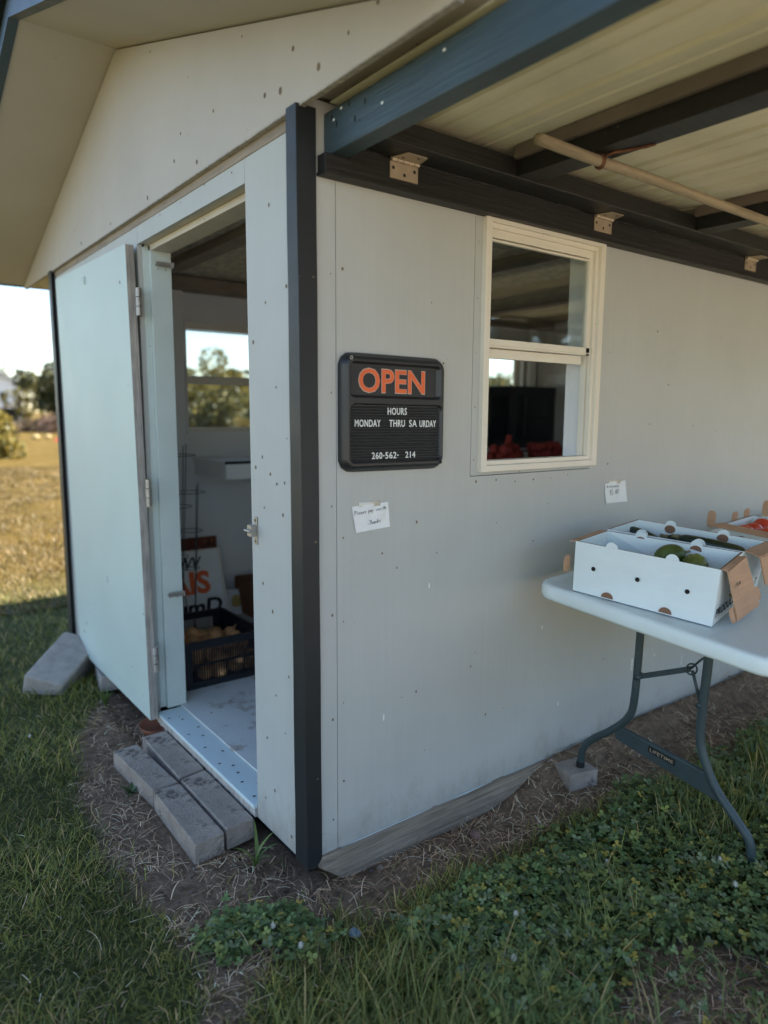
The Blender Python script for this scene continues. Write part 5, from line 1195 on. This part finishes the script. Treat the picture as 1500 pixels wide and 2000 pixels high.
tree(68.0, 46, 4.3, 1.7, 'round', GO+OL, 'shorter tree left of the tallest one in the far window', n=2600)
tree(67.0, 60, 5.2, 2.2, 'round', OL, 'tree top showing between the tallest tree and the one left of it', n=2200)
tree(64.2, 56, 5.0, 2.2, 'round', OL+DK, 'olive tree right of the tallest tree in the far window', n=2600)
tree(64.9, 70, 5.6, 2.6, 'round', [(.07, .09, .06), (.05, .07, .05)], 'blue green tree farther back behind the tallest tree', n=2000)
tree(63.6, 36, 1.9, .9, 'bush', GO+OR, 'golden bush low at the right of the far window', 'bush', 1800, 'bush')
tree(65.9, 44, 4.0, 1.9, 'bush', OL+DK, 'dense dark bush at the foot of the trees in the far window', 'bush', 2200, 'bush')
for i, (az, D, h, r_) in enumerate(((42.4, 58, 5.0, 2.6), (43.6, 62, 5.4, 2.4), (44.9, 60, 4.8, 2.6), (70.2, 62, 5.5, 2.4), (72.5, 66, 5.2, 2.6), (60.5, 62, 5.5, 2.8), (46.9, 64, 5.2, 2.4), (84.6, 80, 6.0, 3.0), (87.6, 84, 6.4, 3.0), (62.0, 70, 6, 2.6), (74.5, 74, 6, 2.6))):
    tree(az, D, h, r_, 'round', OL+DK, 'olive green tree in the far line of trees beyond the shed', n=1700, group='olive trees in the far tree line')
rng = np.random.default_rng(91); n = 9000; az = rng.uniform(-80, 5, n); D = rng.uniform(40, 50, n); top = 8+2.6*np.sin(az*.31)+1.6*np.sin(az*.83+1); zz = rng.uniform(0, 1, n)**.8*top
P = np.stack([CAM.x+D*np.cos(np.radians(az)), CAM.y+D*np.sin(np.radians(az)), zz], 1); A_ = rng.normal(0, 1, (n, 3)); A_ /= np.linalg.norm(A_, axis=1)[:, None]; B_ = np.cross(A_, rng.normal(0, 1, (n, 3))); B_ /= np.linalg.norm(B_, axis=1)[:, None]
q = rng.uniform(.4, 1.1, n)[:, None]; V = np.stack([P-A_*q, P+B_*q*.6, P+A_*q, P-B_*q*.6], 1)
o = pmesh('added_treeline', V, [(0, 1, 2, 3)], tones(n, OL+DK, [1]*6, .25), 'leaf', False); o['kind'] = 'stuff'  # added leaf band behind the camera, darkens the sky mirrored in the window
# white house
X, Y = at_az(81.0, 108); hs = empty('white_house', (X, Y, -.11), 'white house with pale gable roof among the trees at the far left', 'house', rot=(0, 0, R(-9)))
b = MB(); b.prism([(-4.2, 2.1), (2.4, 2.1), (2.4, 5.2), (-.9, 6.6), (-4.2, 5.2)], lambda u, v, w: (u, w, v), 0, 7); local(b.build('wall', 'housewall'), hs)
b = MB(); b.prism([(-4.9, 4.85), (-.9, 6.75), (2.9, 5.05), (2.9, 5.3), (-.9, 7.0), (-4.9, 5.1)], lambda u, v, w: (u, w, v), -.5, 7.5); local(b.build('roof', 'houseroof'), hs)
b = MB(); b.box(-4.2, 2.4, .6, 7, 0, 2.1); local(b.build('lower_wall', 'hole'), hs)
for x in (-3.9, -.9, 2.0): b = MB(); b.box(x, x+.25, 0, .25, 0, 2.1); local(b.build('porch_post', 'housewall'), hs)
for x in (-2.8, -.2): b = MB(); b.box(x, x+.7, -.03, .0, 3.1, 4.2); w_ = local(b.build('window', 'hole'), hs)
X, Y = at_az(63.9, 75); sh_ = empty('white_outbuilding', (X, Y, -.11), 'small white building glimpsed between the trees through the far window', 'building', rot=(0, 0, R(-26)))
b = MB(); b.prism([(-1.6, 0), (1.6, 0), (1.6, 2.2), (0, 3), (-1.6, 2.2)], lambda u, v, w: (u, w, v), 0, 3); local(b.build('wall', 'housewall'), sh_)
b = MB(); b.prism([(-1.85, 2.12), (0, 3.05), (1.85, 2.12), (1.85, 2.25), (0, 3.18), (-1.85, 2.25)], lambda u, v, w: (u, w, v), -.2, 3.2); local(b.build('roof', 'houseroof'), sh_)
# red sheet and two pale gourds out in the field
bm = bmesh.new(); bmesh.ops.create_grid(bm, x_segments=24, y_segments=18, size=.5)
for v in bm.verts: v.co.x *= 1.15; v.co.z = .32*max(0, 1-(v.co.x/.58)**2)*max(0, 1-(v.co.y/.5)**2)**.6+.05*noise.noise(v.co*5)
me = bpy.data.meshes.new('red_tarp'); bm.to_mesh(me); bm.free(); me.materials.append(M['redtarp']); o = bpy.data.objects.new('red_tarp', me); COL.objects.link(o); X, Y = at_az(77.1, 43); o.location = (X, Y, -.12)
so = o.modifiers.new('t', 'SOLIDIFY'); so.thickness = .02
tag(o, 'crumpled red sheet lying on the dry field near the open door', 'tarp')
def gourd(az, D, r_, label):
    b = MB(); b.sm = True; seg, st = 24, 10; vs = []
    for j in range(st+1):
        t = math.pi*j/st
        for k in range(seg): a = 2*math.pi*k/seg; q = math.sin(t)*r_*(1+.07*math.cos(8*a)); vs.append((q*math.cos(a), q*math.sin(a), r_*.75-r_*.75*math.cos(t)))
    b.add(vs, [(j*seg+k, j*seg+(k+1) % seg, (j+1)*seg+(k+1) % seg, (j+1)*seg+k) for j in range(st) for k in range(seg)]); b.mi = 1; b.tube([(0, 0, r_*1.45), (.02, 0, r_*1.8)], [.03, .02], 6)
    o = b.build('pumpkin', ['pumpkin', 'stem']); X, Y = at_az(az, D); o.location = (X, Y, -.12); return tag(o, label, 'pumpkin')
gourd(79.0, 46, .22, 'pale pumpkin on the field, the left one'); gourd(78.2, 47, .2, 'pale pumpkin on the field, the one nearer the red sheet')

# ------------------------------------------------------------ bring the place to metres
bpy.context.view_layer.update()
for o in scene.objects:
    if o.parent is None and o.type in ('MESH', 'EMPTY'):
        o.location = o.location*S; o.scale = o.scale*S
